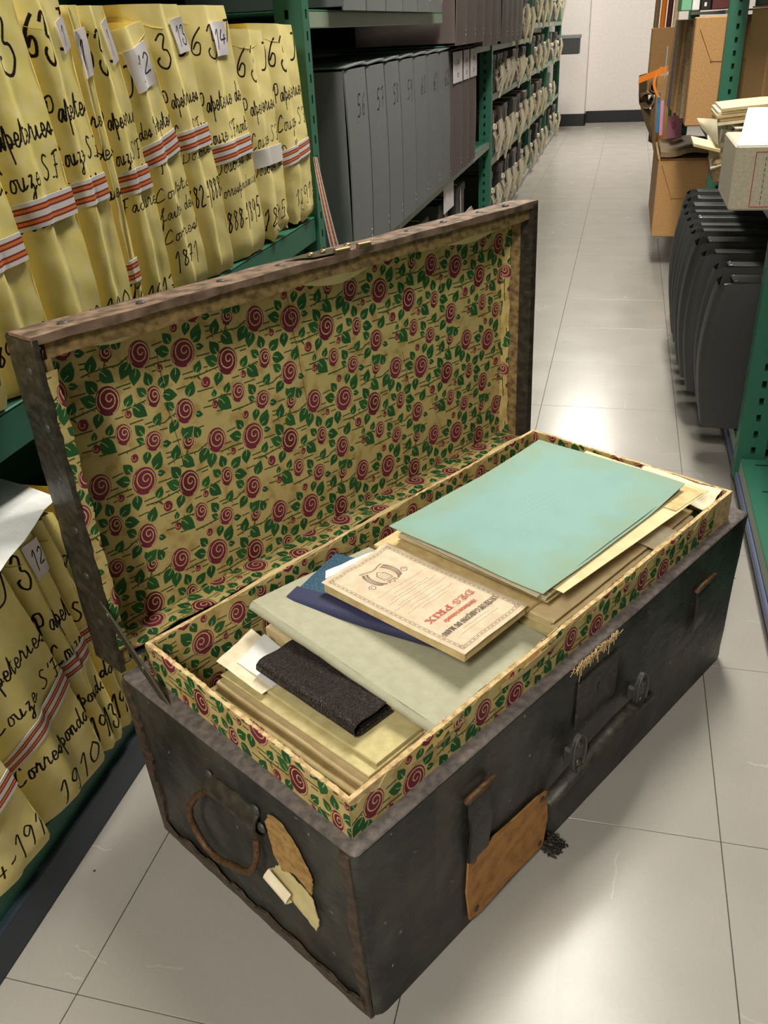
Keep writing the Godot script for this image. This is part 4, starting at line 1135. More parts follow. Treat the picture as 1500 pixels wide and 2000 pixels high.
func prize_booklet() -> void:
	var w := 0.106; var h := 0.196
	var t := thing("booklet", "cream printed prize-day booklet with red title and ornamental crest, on the blue book", "booklet", tp(0.312, 0.2612, 0.062), Basis(-TU, -TW, Vector3.UP) * Basis(Vector3(0, 0, 1), 0.02))
	# x runs to the reader's right, y up the page; the reader stands at the back of the trunk
	var W := 440; var H := 752
	var img := Image.create(W, H, false, Image.FORMAT_RGB8)
	var n := FastNoiseLite.new(); n.seed = 95; n.frequency = 0.012; n.fractal_octaves = 4
	for y in H:
		for x in W: img.set_pixel(x, y, Color8(212, 192, 164).lerp(Color8(222, 205, 180), clampf(0.5 + n.get_noise_2d(x, y) * 1.2, 0, 1)))
	var inkc := Color8(112, 92, 82)
	for k in 3:
		var d := 22 + k * 7
		var p := PackedVector2Array([Vector2(d, d), Vector2(W - d, d), Vector2(W - d, H - d), Vector2(d, H - d), Vector2(d, d)])
		if k == 1:
			for i in 4:
				var a := p[i]; var b := p[i + 1]; var m := int(a.distance_to(b) / 8.0)
				for j in m:
					if j % 3: stroke(img, PackedVector2Array([a.lerp(b, float(j) / m), a.lerp(b, (j + 0.8) / m)]), 3.4, Color8(128, 108, 96))
		else: stroke(img, p, 1.4, inkc)
	for c in [Vector2(34, 34), Vector2(W - 34, 34), Vector2(W - 34, H - 34), Vector2(34, H - 34)]:
		stroke(img, ellipse(c, 9, 9), 2.0, inkc)
	# small print too fine to read: rows of broken strokes
	for row in [[82, 120], [100, 84], [310, 80], [330, 150], [352, 110], [380, 170], [396, 130], [424, 160], [440, 120], [462, 70], [490, 150]]:
		var x: float = W * 0.5 - row[1]
		while x < W * 0.5 + row[1]:
			var l := rng.randf_range(3, 9)
			stroke(img, PackedVector2Array([Vector2(x, row[0]), Vector2(x + l, row[0] + rng.randf_range(-2, 2))]), 2.4, Color8(140, 118, 102))
			x += l + rng.randf_range(3, 5)
	# crest: a shield under a crown, framed by leafy branches
	var cc := Vector2(W * 0.5, 590)
	stroke(img, PackedVector2Array([cc + Vector2(-26, -34), cc + Vector2(26, -34), cc + Vector2(26, 10), cc + Vector2(0, 36), cc + Vector2(-26, 10), cc + Vector2(-26, -34)]), 4.0, inkc)
	for k in 4: stroke(img, PackedVector2Array([cc + Vector2(-22, -24 + k * 12), cc + Vector2(22, -24 + k * 12)]), 3.0, Color8(146, 126, 110))
	stroke(img, PackedVector2Array([cc + Vector2(-22, -46), cc + Vector2(-26, -64), cc + Vector2(-12, -52), cc + Vector2(0, -70), cc + Vector2(12, -52), cc + Vector2(26, -64), cc + Vector2(22, -46), cc + Vector2(-22, -46)]), 3.4, inkc)
	for sg in [-1.0, 1.0]:
		var br := PackedVector2Array()
		for k in 15:
			var g := -1.4 + 2.5 * k / 14.0
			br.append(cc + Vector2(sg * (44 + 28 * cos(g)), sin(g) * 56 + 6))
		stroke(img, br, 2.6, inkc)
		for k in range(0, 15):
			for q in [-1.0, 1.0]: fill_poly(img, ellipse(br[k] + Vector2(q * 9.0 * sg, -5 + 3 * q), 7.5, 4.0, 10), Color8(132, 112, 98))
		var sc := PackedVector2Array()
		for k in 20:
			var g := TAU * 1.3 * k / 19.0
			sc.append(cc + Vector2(sg * (104 + cos(g) * (20 - k * 0.7)), -34 + sin(g) * (20 - k * 0.7)))
		stroke(img, sc, 4.0, Color8(130, 110, 96))
	stroke(img, PackedVector2Array([cc + Vector2(-70, 70), cc + Vector2(-20, 60), cc + Vector2(20, 60), cc + Vector2(70, 70)]), 7.0, Color8(146, 126, 110))
	var cm := textured("booklet_cover", img, 0.75, 0.3)
	var s := mk()
	box(s, Vector3(w * 0.5, -h * 0.5 + 0.0, 0.0055), Vector3(w - 0.004, h - 0.004, 0.0105), 0.0006)
	# (pages and back cover lie under a slightly larger, wavy front cover)
	obj("pages", s, mats.tan_paper, t)
	s = mk()
	sheet(s, 18, 24, func(u, v): return Vector3(u * w, -v * h + 0.0012 * wob(u * 14.0, 1.0, 2.0) * v, 0.0118 + 0.0011 * wob(u * 4.0, v * 4.0, 3.0) + 0.004 * pow(v, 6.0) * absf(u - 0.5)), Vector3(0, 0, 1), 0.0005)
	var cov := obj("cover", s, cm, t)
	var say := func(txt: String, size: float, y: float, serif: bool, bold: bool, mat: Material, width: float) -> void:
		var f := SystemFont.new(); f.font_names = PackedStringArray(["Droid Serif" if serif else "Droid Sans"])
		if bold: f.font_weight = 700
		var m := TextMesh.new(); m.text = txt; m.font = f; m.font_size = 32; m.pixel_size = size / 32.0; m.depth = 0.0003; m.curve_step = 0.5
		var real := m.get_aabb().size.x
		var kx := width / maxf(real, 1e-4)
		put("lettering", m, mat, cov, Transform3D(Basis.from_scale(Vector3(kx, 1, 1)), Vector3(w * 0.5, y, 0.0132)))
	var red := plain("red_print", Color8(196, 92, 80), 0.7)
	say.call("LYCÉE DE GARÇONS DU MANS", 0.0085, -0.034, true, true, mats.red_line if false else plain("black_print", Color8(92, 76, 70), 0.7), 0.086)
	say.call("Distribution Solennelle", 0.0062, -0.047, true, true, red, 0.050)
	say.call("DES PRIX", 0.0105, -0.060, true, false, red, 0.074)

# =============================================================== yellow envelopes
# d: zr_top, zr_bottom, width, y0, y1, x, lines [[text, height from top 0..1, size mm, shift]], tape y, tape slope, label text, tape kind
func envelope(d: Dictionary) -> void:
	var y0: float = d.y0; var y1: float = d.y1
	var hgt := y1 - y0
	var w: float = d.w
	var t := thing("envelope", d.label, "envelope", Vector3(d.x, y0, d.zb), Basis.IDENTITY, d.get("group", "yellow envelopes on the left shelves"))
	var px := 2300.0
	var W := maxi(60, int((w + 0.003) * px)); var H := int(hgt * px)
	var img := Image.create(W, H, false, Image.FORMAT_RGB8)
	var base := Color8(243, 224, 154).lerp(Color8(236, 220, 128), d.get("tone", 0.3))
	img.fill(base)
	var n := FastNoiseLite.new(); n.seed = int(absf(d.zb) * 1000.0); n.frequency = 0.02; n.fractal_octaves = 3
	for y in range(0, H, 4):
		for x in range(0, W, 4): img.fill_rect(Rect2i(x, y, 4, 4), base.lerp(Color8(246, 230, 172), clampf(0.25 + n.get_noise_2d(x, y) * 0.8, 0, 0.6)))
	for l in d.lines:
		var sz: float = l[2] * 0.001 * px
		var wide := pen_width(l[0]) * sz
		var room := W * 0.90
		var sx := minf(1.0, room / wide) if not l.size() > 4 else float(l[4])
		pen(img, l[0], W * (0.08 + l[3]), l[1] * H, sz, maxf(sx, 0.42), maxf(1.9, sz * 0.07), Color8(34, 26, 28), 0.10)
	var m := textured("envelope_paper", img, 0.72, 0.25)
	m.backlight_enabled = true; m.backlight = Color(0.12, 0.10, 0.03)
	var k: float = d.zb * 31.0
	# the spine's cross-section from its left (tucked behind the neighbour) to its sharp right fold
	var prof := [[-0.003 / (w + 0.003), -0.026], [0.0, -0.022], [0.12, -0.013], [0.28, -0.0055], [0.48, 0.001], [0.54, 0.0025], [0.62, -0.0005], [0.8, 0.0008], [1.0, 0.0035]]
	var depth := func(u: float) -> float:
		for i in prof.size() - 1:
			if u <= prof[i + 1][0]: return lerpf(prof[i][1], prof[i + 1][1], (u - prof[i][0]) / (prof[i + 1][0] - prof[i][0]))
		return 0.0035
	var zt: float = d.zt - d.zb
	var slant: float = d.get("slant", 0.0)
	var crush: float = d.get("crush", 0.0)
	var place := func(u: float, v: float) -> Vector3:        # u 0 left .. 1 right, v 0 top .. 1 bottom
		var y := hgt * (1.0 - v) - slant * (1.0 - u) * (1.0 - v)
		var z := lerpf(zt, 0.0, v) + (1.0 - u) * lerpf(d.get("wt", w), d.get("wb", w), v)
		var uu := u
		var x: float = depth.call(clampf(uu, -0.1, 1.0)) * (1.0 + 0.25 * wob(v * 5.0, k, 1.0)) + 0.0016 * wob(v * 9.0 + u * 2.0, u * 5.0, k)
		x += 0.004 * sin(PI * v) + crush * pow(v, 9.0) * wob(u * 9.0, v * 30.0, k) * 1.3
		y += crush * pow(v, 12.0) * (0.7 + wob(u * 12.0, v, k + 2.0))
		x -= 0.006 * pow(maxf(0.0, v - 0.93) / 0.07, 2.0)
		return Vector3(x, y, z)
	var s := mk()
	sheet(s, 18, 26, place, Vector3(1, 0, 0), 0.0006)
	var sp := obj("spine", s, m, t)
	# side panels run back into the shelf
	var ym: StandardMaterial3D = mats.yellow_paper
	for u in [1.0, 0.0]:
		s = mk()
		sheet(s, 6, 8, func(a, v):
			var p: Vector3 = place.call(u, v)
			return p + Vector3(-a * 0.26, 0.0, (-0.004 if u == 0.0 else 0.0) * a), Vector3(0, 0, -1 if u == 1.0 else 1), 0.0005)
		obj("side_panel", s, ym, t)
	s = mk()
	sheet(s, 6, 6, func(a, u): return (place.call(u, 0.02) as Vector3) + Vector3(-a * 0.2, -0.006 - 0.012 * sin(PI * u), 0.0), Vector3.UP, 0.0005)
	obj("top_fold", s, ym, t)
	if d.has("tape"):
		s = mk()
		var vt: float = (y1 - d.tape) / hgt
		var th: float = 0.0125 / hgt
		var sl: float = d.get("tslope", 0.006) / hgt
		sheet(s, 18, 3, func(u, q): return (func(pp: Vector3) -> Vector3: return Vector3(maxf(pp.x + 0.0016, 0.0095 - 0.030 * pow(1.0 - u, 2.2)), pp.y, pp.z)).call(place.call(u, vt + lerpf(-th, th, q) + sl * (0.5 - u))), Vector3(1, 0, 0), 0.0008, Rect2(0, 0, w / 0.05, 1))
		obj("tape", s, mats.white_tape if d.get("plain_tape", false) else mats.striped_tape, t)
	if d.has("slip"):
		var e: Array = d.slip         # text, u0, u1, v0, v1, tilt
		var im := Image.create(72, 84, false, Image.FORMAT_RGB8); im.fill(Color8(232, 224, 230))
		pen(im, e[0], 12, 56, 40, 0.9 if String(e[0]).length() > 1 else 1.1, 3.6, Color8(30, 26, 40), 0.0)
		var mm := textured("slip_paper", im, 0.75, 0.3)
		s = mk()
		sheet(s, 6, 6, func(u, v): return (place.call(lerpf(e[1], e[2], u) + e[5] * v * 0.2, lerpf(e[3], e[4], v) - e[5] * u * 0.06) as Vector3) + Vector3(0.0018 + 0.002 * u * (1.0 - v), 0, 0), Vector3(1, 0, 0), 0.0005)
		obj("paper_slip", s, mm, t)

# no envelope reaches past its left neighbour's right fold
func fit_widths(row: Array) -> void:
	for i in row.size():
		var d: Dictionary = row[i]
		d.wt = d.w; d.wb = d.w
		if i:
			d.wt = minf(d.w, row[i - 1].zt - d.zt - 0.006); d.wb = minf(d.w, row[i - 1].zb - d.zb - 0.003)

func envelopes() -> void:
	var X := -0.526; var B := 0.507
	var up := [
		{"zt": -0.585, "zb": -0.642, "w": 0.085, "y1": 0.83, "lines": [["63 J", 0.14, 30, 0.0], ["1886-1889", 0.93, 24, 0.0]], "tape": 0.635, "label": "leftmost yellow envelope on the upper shelf, almost out of the picture"},
		{"zt": -0.672, "zb": -0.727, "w": 0.083, "y1": 0.83, "lines": [["63 J", 0.14, 30, 0.0], ["correres", 0.47, 20, 0.1], ["1890-1893", 0.9, 22, 0.0]], "tape": 0.636, "tone": 0.6, "label": "yellow envelope on the upper shelf left of the one with the widest tape band"},
		{"zt": -0.774, "zb": -0.820, "w": 0.095, "y1": 0.832, "lines": [["63", 0.16, 38, 0.05], ["Papeteries", 0.36, 26, 0.0], ["Couze S.F", 0.47, 24, -0.02], ["Doub de", 0.58, 26, 0.0], ["189 1893", 0.95, 26, 0.0]], "tape": 0.660, "tone": 0.7, "label": "yellow envelope on the upper shelf with the broadest striped tape, at the top left"},
		{"zt": -0.844, "zb": -0.881, "w": 0.062, "y1": 0.834, "lines": [["63 J", 0.14, 36, 0.05], ["Papeter", 0.32, 26, 0.05], ["Couze S.F", 0.44, 22, 0.0], ["Double", 0.56, 26, 0.0], ["1901", 0.93, 24, 0.15]], "tape": 0.664, "tone": 0.55, "slip": ["1", 0.78, 0.93, 0.06, 0.14, 0.3], "label": "yellow envelope numbered 63 with large clear figures, second from the top left corner"},
		{"zt": -0.874, "zb": -0.903, "w": 0.026, "y1": 0.829, "lines": [["eries", 0.34, 20, 0.0], ["de", 0.44, 20, 0.0], ["Tures", 0.56, 20, 0.0], ["19", 0.9, 22, 0.1]], "tape": 0.570, "slip": ["1", 0.45, 0.98, 0.07, 0.2, 0.2], "label": "very thin yellow envelope with its tape slipped low, beside the one marked 63"},
		{"zt": -0.926, "zb": -0.985, "w": 0.066, "y1": 0.829, "lines": [["63 J", 0.17, 34, 0.05], ["Papeteries", 0.36, 22, 0.0], ["Couze S'F", 0.47, 20, 0.0], ["Doub de", 0.55, 20, 0.05], ["Facture", 0.63, 18, 0.05], ["1917", 0.97, 26, 0.1]], "tape": 0.660, "tone": 0.5, "slip": ["1", 0.78, 0.93, 0.05, 0.17, 0.3], "label": "yellow envelope marked 3 J, just left of the one numbered twelve"},
		{"zt": -1.003, "zb": -1.086, "w": 0.086, "y1": 0.815, "slant": 0.012, "lines": [["J", 0.22, 34, 0.0], ["o des Papeteries", 0.37, 20, 0.0], ["ns Guillaume", 0.47, 22, 0.05], ["Compta", 0.60, 16, 0.1], ["faite des", 0.68, 18, 0.1], ["Corresp", 0.77, 18, 0.1], ["1871 1.", 0.88, 22, 0.15]], "tape": 0.686, "tslope": 0.012, "slip": ["12", 0.33, 0.86, 0.07, 0.21, 0.25], "label": "yellow envelope with a broad white slip numbered twelve below its slanted top"},
		{"zt": -1.098, "zb": -1.172, "w": 0.088, "y1": 0.832, "lines": [["3 J", 0.18, 30, 0.12], ["Papeteries de", 0.34, 22, 0.05], ["Couze S'Front", 0.45, 20, 0.1], ["Doubles", 0.53, 16, 0.1], ["1882-1888", 0.71, 28, -0.04]], "tape": 0.685, "tslope": 0.008, "tone": 0.35, "slip": ["13", 0.72, 0.95, 0.05, 0.16, 0.2], "label": "yellow envelope with a slip numbered thirteen and a torn paper point under it"},
		{"zt": -1.235, "zb": -1.298, "w": 0.118, "y1": 0.832, "lines": [["63 J", 0.17, 32, 0.05], ["Papeterie de", 0.38, 26, 0.0], ["Couze S'Front", 0.50, 22, 0.0], ["Doubles de", 0.62, 22, 0.02], ["Correspondance", 0.72, 18, 0.02], ["1888-1895", 0.87, 30, 0.0]], "tape": 0.659, "tslope": 0.008, "tone": 0.25, "slip": ["14", 0.52, 0.86, 0.06, 0.18, 0.1], "label": "wide yellow envelope with a slip numbered fourteen at its top"},
		{"zt": -1.366, "zb": -1.405, "w": 0.108, "y1": 0.802, "slant": -0.004, "crush": 0.010, "lines": [["63 J", 0.2, 38, 0.08], ["Papeteries", 0.38, 26, 0.05], ["Couze S'F", 0.53, 24, 0.08], ["Doubles de", 0.66, 22, 0.05], ["1895-", 0.93, 30, 0.15]], "tape": 0.633, "tslope": 0.004, "plain_tape": true, "tone": 0.2, "label": "yellow envelope closed with a plain white tape, crumpled at the bottom"},
		{"zt": -1.497, "zb": -1.543, "w": 0.118, "y1": 0.808, "slant": -0.004, "crush": 0.008, "lines": [["63 J", 0.19, 40, 0.08], ["Papeteries", 0.36, 28, 0.08], ["Couze S'F", 0.50, 26, 0.08], ["Doubles de", 0.64, 24, 0.08], ["1891-1", 0.90, 28, 0.25]], "tape": 0.622, "tslope": 0.016, "tone": 0.2, "label": "last yellow envelope of the upper row, right before the tall grey boxes"},
	]
	fit_widths(up)
	for d in up:
		d.x = X; d.y0 = B
		envelope(d)
	# a loose end of tape hangs from the last one
	var s := mk()
	sheet(s, 2, 20, func(u, v): return Vector3(-0.522 + 0.020 * v + 0.012 * u * (0.5 + v), 0.606 - v * 0.20, -1.553 - 0.022 * v * v - 0.004 * u), Vector3(0.2, 0, 1), 0.0006, Rect2(0, 0, 1, 1))
	var fix := obj("hanging_tape", s, mats.striped_up, self)
	tag(fix, "loose end of cotton tape hanging between the last upper envelope and grey box 56", "tape")
	var lowx := -0.512
	var low := [
		{"zt": -0.440, "zb": -0.516, "w": 0.10, "y1": 0.398, "lines": [["63 J", 0.15, 32, 0.1], ["Papeteries", 0.35, 26, 0.0], ["Couze S'F", 0.5, 26, 0.1], ["4-1910", 0.93, 28, 0.2]], "tape": 0.19, "tslope": 0.03, "tone": 0.3, "label": "leftmost yellow envelope of the lower shelf, half out of the picture, dated 1910"},
		{"zt": -0.552, "zb": -0.628, "w": 0.108, "y1": 0.392, "lines": [["63 J", 0.14, 32, 0.05], ["Papeteries", 0.35, 26, 0.05], ["Couze S'F", 0.5, 24, 0.05], ["Correspondance", 0.76, 28, 0.0], ["1910-", 0.95, 30, 0.2]], "tape": 0.214, "tslope": 0.05, "tone": 0.45, "label": "lower yellow envelope with steeply slanting tape, second from the left"},
		{"zt": -0.602, "zb": -0.665, "w": 0.052, "y1": 0.400, "lines": [["3 J", 0.14, 34, 0.1], ["Papeteries", 0.36, 30, 0.0], ["Couze", 0.5, 30, 0.0], ["pouda", 0.72, 26, 0.1], ["1913", 0.90, 34, 0.05]], "tape": 0.236, "tslope": 0.02, "tone": 0.6, "slip": ["12", 0.6, 1.0, 0.03, 0.16, 0.2], "label": "lower yellow envelope with a grey slip at its top, third from the left"},
		{"zt": -0.640, "zb": -0.707, "w": 0.044, "y1": 0.400, "lines": [["d", 0.2, 30, 0.3], ["S'Fr", 0.42, 28, 0.1], ["dance", 0.70, 26, 0.1], ["1914", 0.90, 32, 0.1]], "tape": 0.250, "tslope": 0.02, "tone": 0.75, "label": "yellow envelope of the lower shelf touching the left end of the trunk"},
		{"zt": -0.690, "zb": -0.765, "w": 0.060, "y1": 0.400, "lines": [["63 J", 0.13, 34, 0.1], ["xe", 0.32, 26, 0.4], ["de", 0.45, 26, 0.4], ["1916", 0.9, 30, 0.1]], "tone": 0.35, "label": "yellow envelope of the lower shelf seen behind the open lid's left edge"},
	]
	fit_widths(low)
	for d in low:
		d.x = lowx; d.y0 = 0.085; d.group = "yellow envelopes on the lower left shelf"
		envelope(d)
	# a white sheet lies over the lower envelopes, its edge curling out
	s = mk()
	sheet(s, 24, 10, func(u, v): return Vector3(lerpf(-0.85, -0.480, u) + 0.012 * wob(v * 3.0, 1.0, 2.0) * u - 0.045 * maxf(0.0, v - 0.5) * 2.0 * u, 0.430 - 0.022 * pow(u, 5.0) + 0.003 * wob(v * 5.0, u * 4.0, 1.0) - 0.006 * v, lerpf(-0.40, -0.685, v) + 0.02 * u), Vector3(0.3, 1, 0), 0.0006)
	tag(obj("paper_sheet", s, mats.white_paper, self), "large white sheet lying over the lower yellow envelopes, left of the lid", "paper")

# =============================================================== tall boxes on the left
func file_box(called: String, label: String, zl: float, zr: float, y0: float, y1: float, x: float, depth: float, mat: Material, number := "", lean := 0.0, group := "", lab := false) -> Node3D:
	var w := zl - zr
	var t := thing(called, label, "archive box", Vector3(x, y0, (zl + zr) * 0.5), Basis.IDENTITY, group)
	var h := y1 - y0
	var tilt := Basis(Vector3(1, 0, 0), lean)
	var bulge := 0.006
	var s := mk()
	# spine board, slightly bowed
	var smat := mat
	if number:
		var im := Image.create(112, 256, false, Image.FORMAT_RGB8)
		for y in 256:
			for xx in 112: im.set_pixel(xx, y, Color8(108, 111, 112).lerp(Color8(122, 125, 125), rng.randf()))
		pen(im, number, 40, 62, 30, 0.95, 2.6, Color8(34, 36, 38), 0.05)
		smat = textured("numbered_board", im, 0.7, 0.3)
	sheet(s, 6, 12, func(u, v): return tilt * Vector3(bulge * sin(PI * v) * 0.6 + 0.003 * sin(PI * u), h * (1.0 - v) - 0.006, lerpf(w * 0.5 - 0.002, -w * 0.5 + 0.002, u) + bulge * 0.8 * sin(PI * v * 0.9) * -0.5), Vector3(1, 0, 0), 0.003)
	var sp := obj("spine", s, smat, t)
	s = mk()
	box(s, tilt * Vector3(-depth * 0.5 - 0.003, h * 0.5 - 0.004, w * 0.5 - 0.0035), Vector3(depth, h - 0.008, 0.003), 0.001, tilt)
	box(s, tilt * Vector3(-depth * 0.5 - 0.003, h * 0.5 - 0.004, -w * 0.5 + 0.0035), Vector3(depth, h - 0.008, 0.003), 0.001, tilt)
	box(s, tilt * Vector3(-depth * 0.5 - 0.003, 0.0035, 0), Vector3(depth, 0.003, w - 0.006), 0.001, tilt)
	obj("sides", s, mat, t)
	s = mk()
	# the lid flap on top stands a little open
	sheet(s, 4, 4, func(u, v): return tilt * Vector3(lerpf(0.003, -depth, u), h - 0.001 + 0.005 * v * (1.0 - u) , lerpf(w * 0.5 - 0.001, -w * 0.5 + 0.004, v)), Vector3.UP, 0.0025)
	obj("top_flap", s, mat, t)
	if lab:
		s = mk()
		box(s, tilt * Vector3(0.0065, h * 0.86, 0), Vector3(0.0012, h * 0.24, w * 0.86), 0.0003, tilt)
		var lb := obj("label", s, mats.label_paper, sp)
		s = mk()
		for k in 2:
			var yy := h * (0.90 - 0.10 * k)
			for q in [[-0.008, 0.010, 0.002, 0.010], [0.008, 0.010, 0.002, 0.010], [0.0, 0.014, 0.018, 0.002], [0.0, 0.005, 0.018, 0.002]]:
				box(s, tilt * Vector3(0.0073, yy + q[1] - 0.01, q[0]), Vector3(0.0004, q[3], q[2]), 0.0, tilt)
		obj("printed_mark", s, mats.ink, lb)
	for k in [0, 1]:
		s = mk(); dome(s, tilt * Vector3(0.002, 0.018 + 0.014 * k, -w * 0.5 + 0.012), Vector3(1, 0, 0), 0.0028, 0.0015, 8)
		obj("rivet", s, mats.rivet, sp)
	return t

func left_boxes() -> void:
	var zs := [-1.772, -1.930, -2.086, -2.228, -2.384, -2.550, -2.717, -2.892]
	var nos := ["56", "57", "58", "59", "60", "61", "62"]
	for i in 7:
		file_box("archive_box", "tall grey archive box with the number %s handwritten on its spine" % ["fifty-six", "fifty-seven", "fifty-eight", "fifty-nine", "sixty", "sixty-one", "sixty-two"][i], zs[i], zs[i + 1] + 0.003, 0.380, 0.737, -0.522, 0.30, mats.grey_board, nos[i], 0.0, "numbered grey boxes on the left shelf")
	var bz := [-2.895, -3.09, -3.225, -3.39]
	var names3 := ["brown archive box with a white label, just right of grey box 62", "middle one of the three brown archive boxes with white labels", "rightmost of the three brown archive boxes with white labels"]
	for i in 3:
		file_box("archive_box", names3[i], bz[i], bz[i + 1] + 0.004, 0.380, 0.733, -0.520, 0.30, mats.brown_grey_board, "", 0.0, "brown boxes with white labels", true)
	# row above: grey boxes seen from below, then brown ones without label
	for i in 6:
		file_box("archive_box", "grey archive box on the top visible shelf, above the numbered boxes", -1.72 - 0.158 * i, -1.875 - 0.158 * i, 0.834, 1.17, -0.50, 0.30, mats.grey_board, "", 0.0, "grey boxes on the upper left shelf")
	for i in 9:
		file_box("archive_box", "plain brown archive box on the shelf above the labelled brown ones", -2.85 - 0.185 * i - (0.115 if i > 4 else 0.0), -3.03 - 0.185 * i - (0.115 if i > 4 else 0.0), 0.750 if i < 3 else 0.733, 1.08, -0.495, 0.30, mats.brown_grey_board, "", 0.0, "plain brown boxes on the upper left shelf")
	# a strip of white tape lying behind the first grey box, on its top
	var s := mk()
	sheet(s, 8, 2, func(u, v): return Vector3(-0.60 - 0.05 * v - 0.04 * u, 0.741 + 0.022 * u + 0.004 * sin(u * 5.0), -1.70 - 0.16 * u), Vector3(0.4, 1, 0.3), 0.0008)
	tag(obj("tape", s, mats.tape, self), "strip of pale cotton tape lying on top of grey box 56", "tape")
	# lower level of that bay: dark boxes lying in the shade, one with a paper label
	for i in 4:
		var b := tie_box("dark tied box in the shade below the numbered grey boxes", Vector3(-0.55, 0.062, -2.25 - 0.33 * i), 0.17, 0.24, 0.28, i, "dark boxes under the grey boxes")
	s = mk()
	sheet(s, 4, 4, func(u, v): return Vector3(-0.538 + 0.004 * u, 0.36 - 0.09 * v, -2.86 - 0.16 * u), Vector3(1, 0, 0.2), 0.0008)
	var pl := obj("paper_slip", s, mats.label_paper, self)
	tag(pl, "white paper slip hanging at the shelf edge below grey boxes 61 and 62", "paper")

# =============================================================== far tied boxes
func tie_box(label: String, at: Vector3, w: float, h: float, d: float, k: int, group: String) -> Node3D:
	var t := thing("tied_box", label, "archive box", at, Basis.IDENTITY, group)
	var s := mk(); box(s, Vector3(-d * 0.5, h * 0.5, 0), Vector3(d, h, w), 0.004)
	obj("body", s, mats.dark_board, t)
	s = mk(); box(s, Vector3(-d * 0.5 + 0.001, h - 0.014, 0), Vector3(d + 0.004, 0.03, w + 0.004), 0.003)
	obj("box_lid", s, mats.brown_grey_board if k % 2 else mats.dark_board, t)
	# tape over the top edge, a knot and two hanging loops
	s = mk()
	var band := func(p: Array, wd: float, way := Vector3(0.1, 0, 1)) -> void:
		sheet(s, p.size() - 1, 1, func(u, v):
			var f: float = u * (p.size() - 1)
			var i := mini(int(f), p.size() - 2)
			var q: Vector3 = (p[i] as Vector3).lerp(p[i + 1], f - i)
			return q + way * ((v - 0.5) * wd), Vector3(1, 0.2, 0.3), 0.0006)
	var j := sin(k * 2.7) * 0.02
	band.call([Vector3(-0.16, h + 0.003, j), Vector3(-0.01, h + 0.003, j), Vector3(0.004, h - 0.006, j), Vector3(0.006, h * 0.62, j)], 0.016)
	var y := h * (0.60 + 0.08 * sin(k * 1.9))
	var e := 1.25 + 0.3 * sin(k * 3.1)
	for lp2 in [[1.2, 1.0], [-1.2, 0.8], [0.55, 1.4], [-0.5, 1.2], [1.5, 0.45]]:
		var sd: float = lp2[0] * e; var dn: float = lp2[1] * e
		band.call([Vector3(0.008, y, j), Vector3(0.034, y + 0.022 * e, j + 0.030 * sd), Vector3(0.046, y - 0.02 * dn, j + 0.050 * sd), Vector3(0.030, y - 0.07 * dn, j + 0.038 * sd), Vector3(0.008, y - 0.02, j + 0.006 * sd)], 0.015, Vector3(0.55, 0.3, 0.75))
	band.call([Vector3(0.008, y, j), Vector3(0.024, y - 0.06, j + 0.018), Vector3(0.022, maxf(0.01, y - 0.12 * e), j + 0.028)], 0.016, Vector3(0.6, 0.1, 0.75))
	band.call([Vector3(0.009, y, j), Vector3(0.026, y - 0.055, j - 0.014), Vector3(0.018, maxf(0.01, y - 0.11 * e), j - 0.030)], 0.016, Vector3(0.6, -0.1, 0.75))
	box(s, Vector3(0.012, y, j), Vector3(0.018, 0.024, 0.026), 0.005)
	obj("tape_bow", s, mats.tape, t)
	return t

func tie_boxes() -> void:
	var rows := [
		[-4.0, -5.55, 0.052, 0.17, 0.29, "dark tied box on the bottom shelf nearer the aisle's middle", 5],
		[-5.72, -7.8, 0.052, 0.17, 0.36, "dark tied box on the bottom shelf far back near the white pier", 6],
		[-4.0, -5.55, 0.287, 0.18, 0.26, "dark tied box on the second shelf behind the brown labelled boxes", 6],
		[-5.72, -7.4, 0.287, 0.18, 0.32, "dark tied box on the second shelf far back near the white pier", 5],
		[-3.98, -5.55, 0.542, 0.142, 0.24, "dark tied box on the third shelf behind the brown labelled boxes", 6],
		[-5.72, -7.8, 0.552, 0.17, 0.34, "dark tied box on the third shelf far back near the white pier", 6],
		[-4.7, -5.55, 0.722, 0.2, 0.28, "dark tied box on the fourth shelf right beyond the plain brown boxes", 3],
		[-5.72, -7.8, 0.792, 0.2, 0.36, "dark tied box on the fourth shelf far back near the white pier", 6],
	]
	var kind := []
	for r in rows:
		for i in r[6]:
			var z: float = r[0] - r[4] * i - 0.06
			z += 0.035 * sin(i * 4.3 + r[2] * 20.0)
			if z < r[1] or absf(z + 6.80) < 0.10: continue
			var at := Vector3(-0.552 + 0.008 * sin(i * 2.9), r[2], z)
			if kind.size() < 5:
				kind.append(tie_box(r[5], at, 0.14 + 0.008 * kind.size(), 0.172, 0.3, kind.size(), "tied boxes: " + r[5]))
			else:
				var c: Node3D = copy(kind[(i * 2 + rows.find(r) * 3) % 5], r[5])
				c.position = at; c.set_meta("group", "tied boxes: " + r[5])
				c.scale = Vector3(1, r[3] / 0.172, 1)
	var s := mk(); box(s, Vector3(0, 0.065, 0), Vector3(0.30, 0.13, 0.15), 0.004)
	var t := thing("archive_box", "dark box sticking out of the far left shelf, before the white pier", "archive box", Vector3(-0.535, 0.565, -7.75))
	obj("body", s, mats.dark_board, t)
	s = mk(); box(s, Vector3(0.002, 0.118, 0), Vector3(0.306, 0.026, 0.156), 0.003); obj("box_lid", s, mats.grey_board, t)

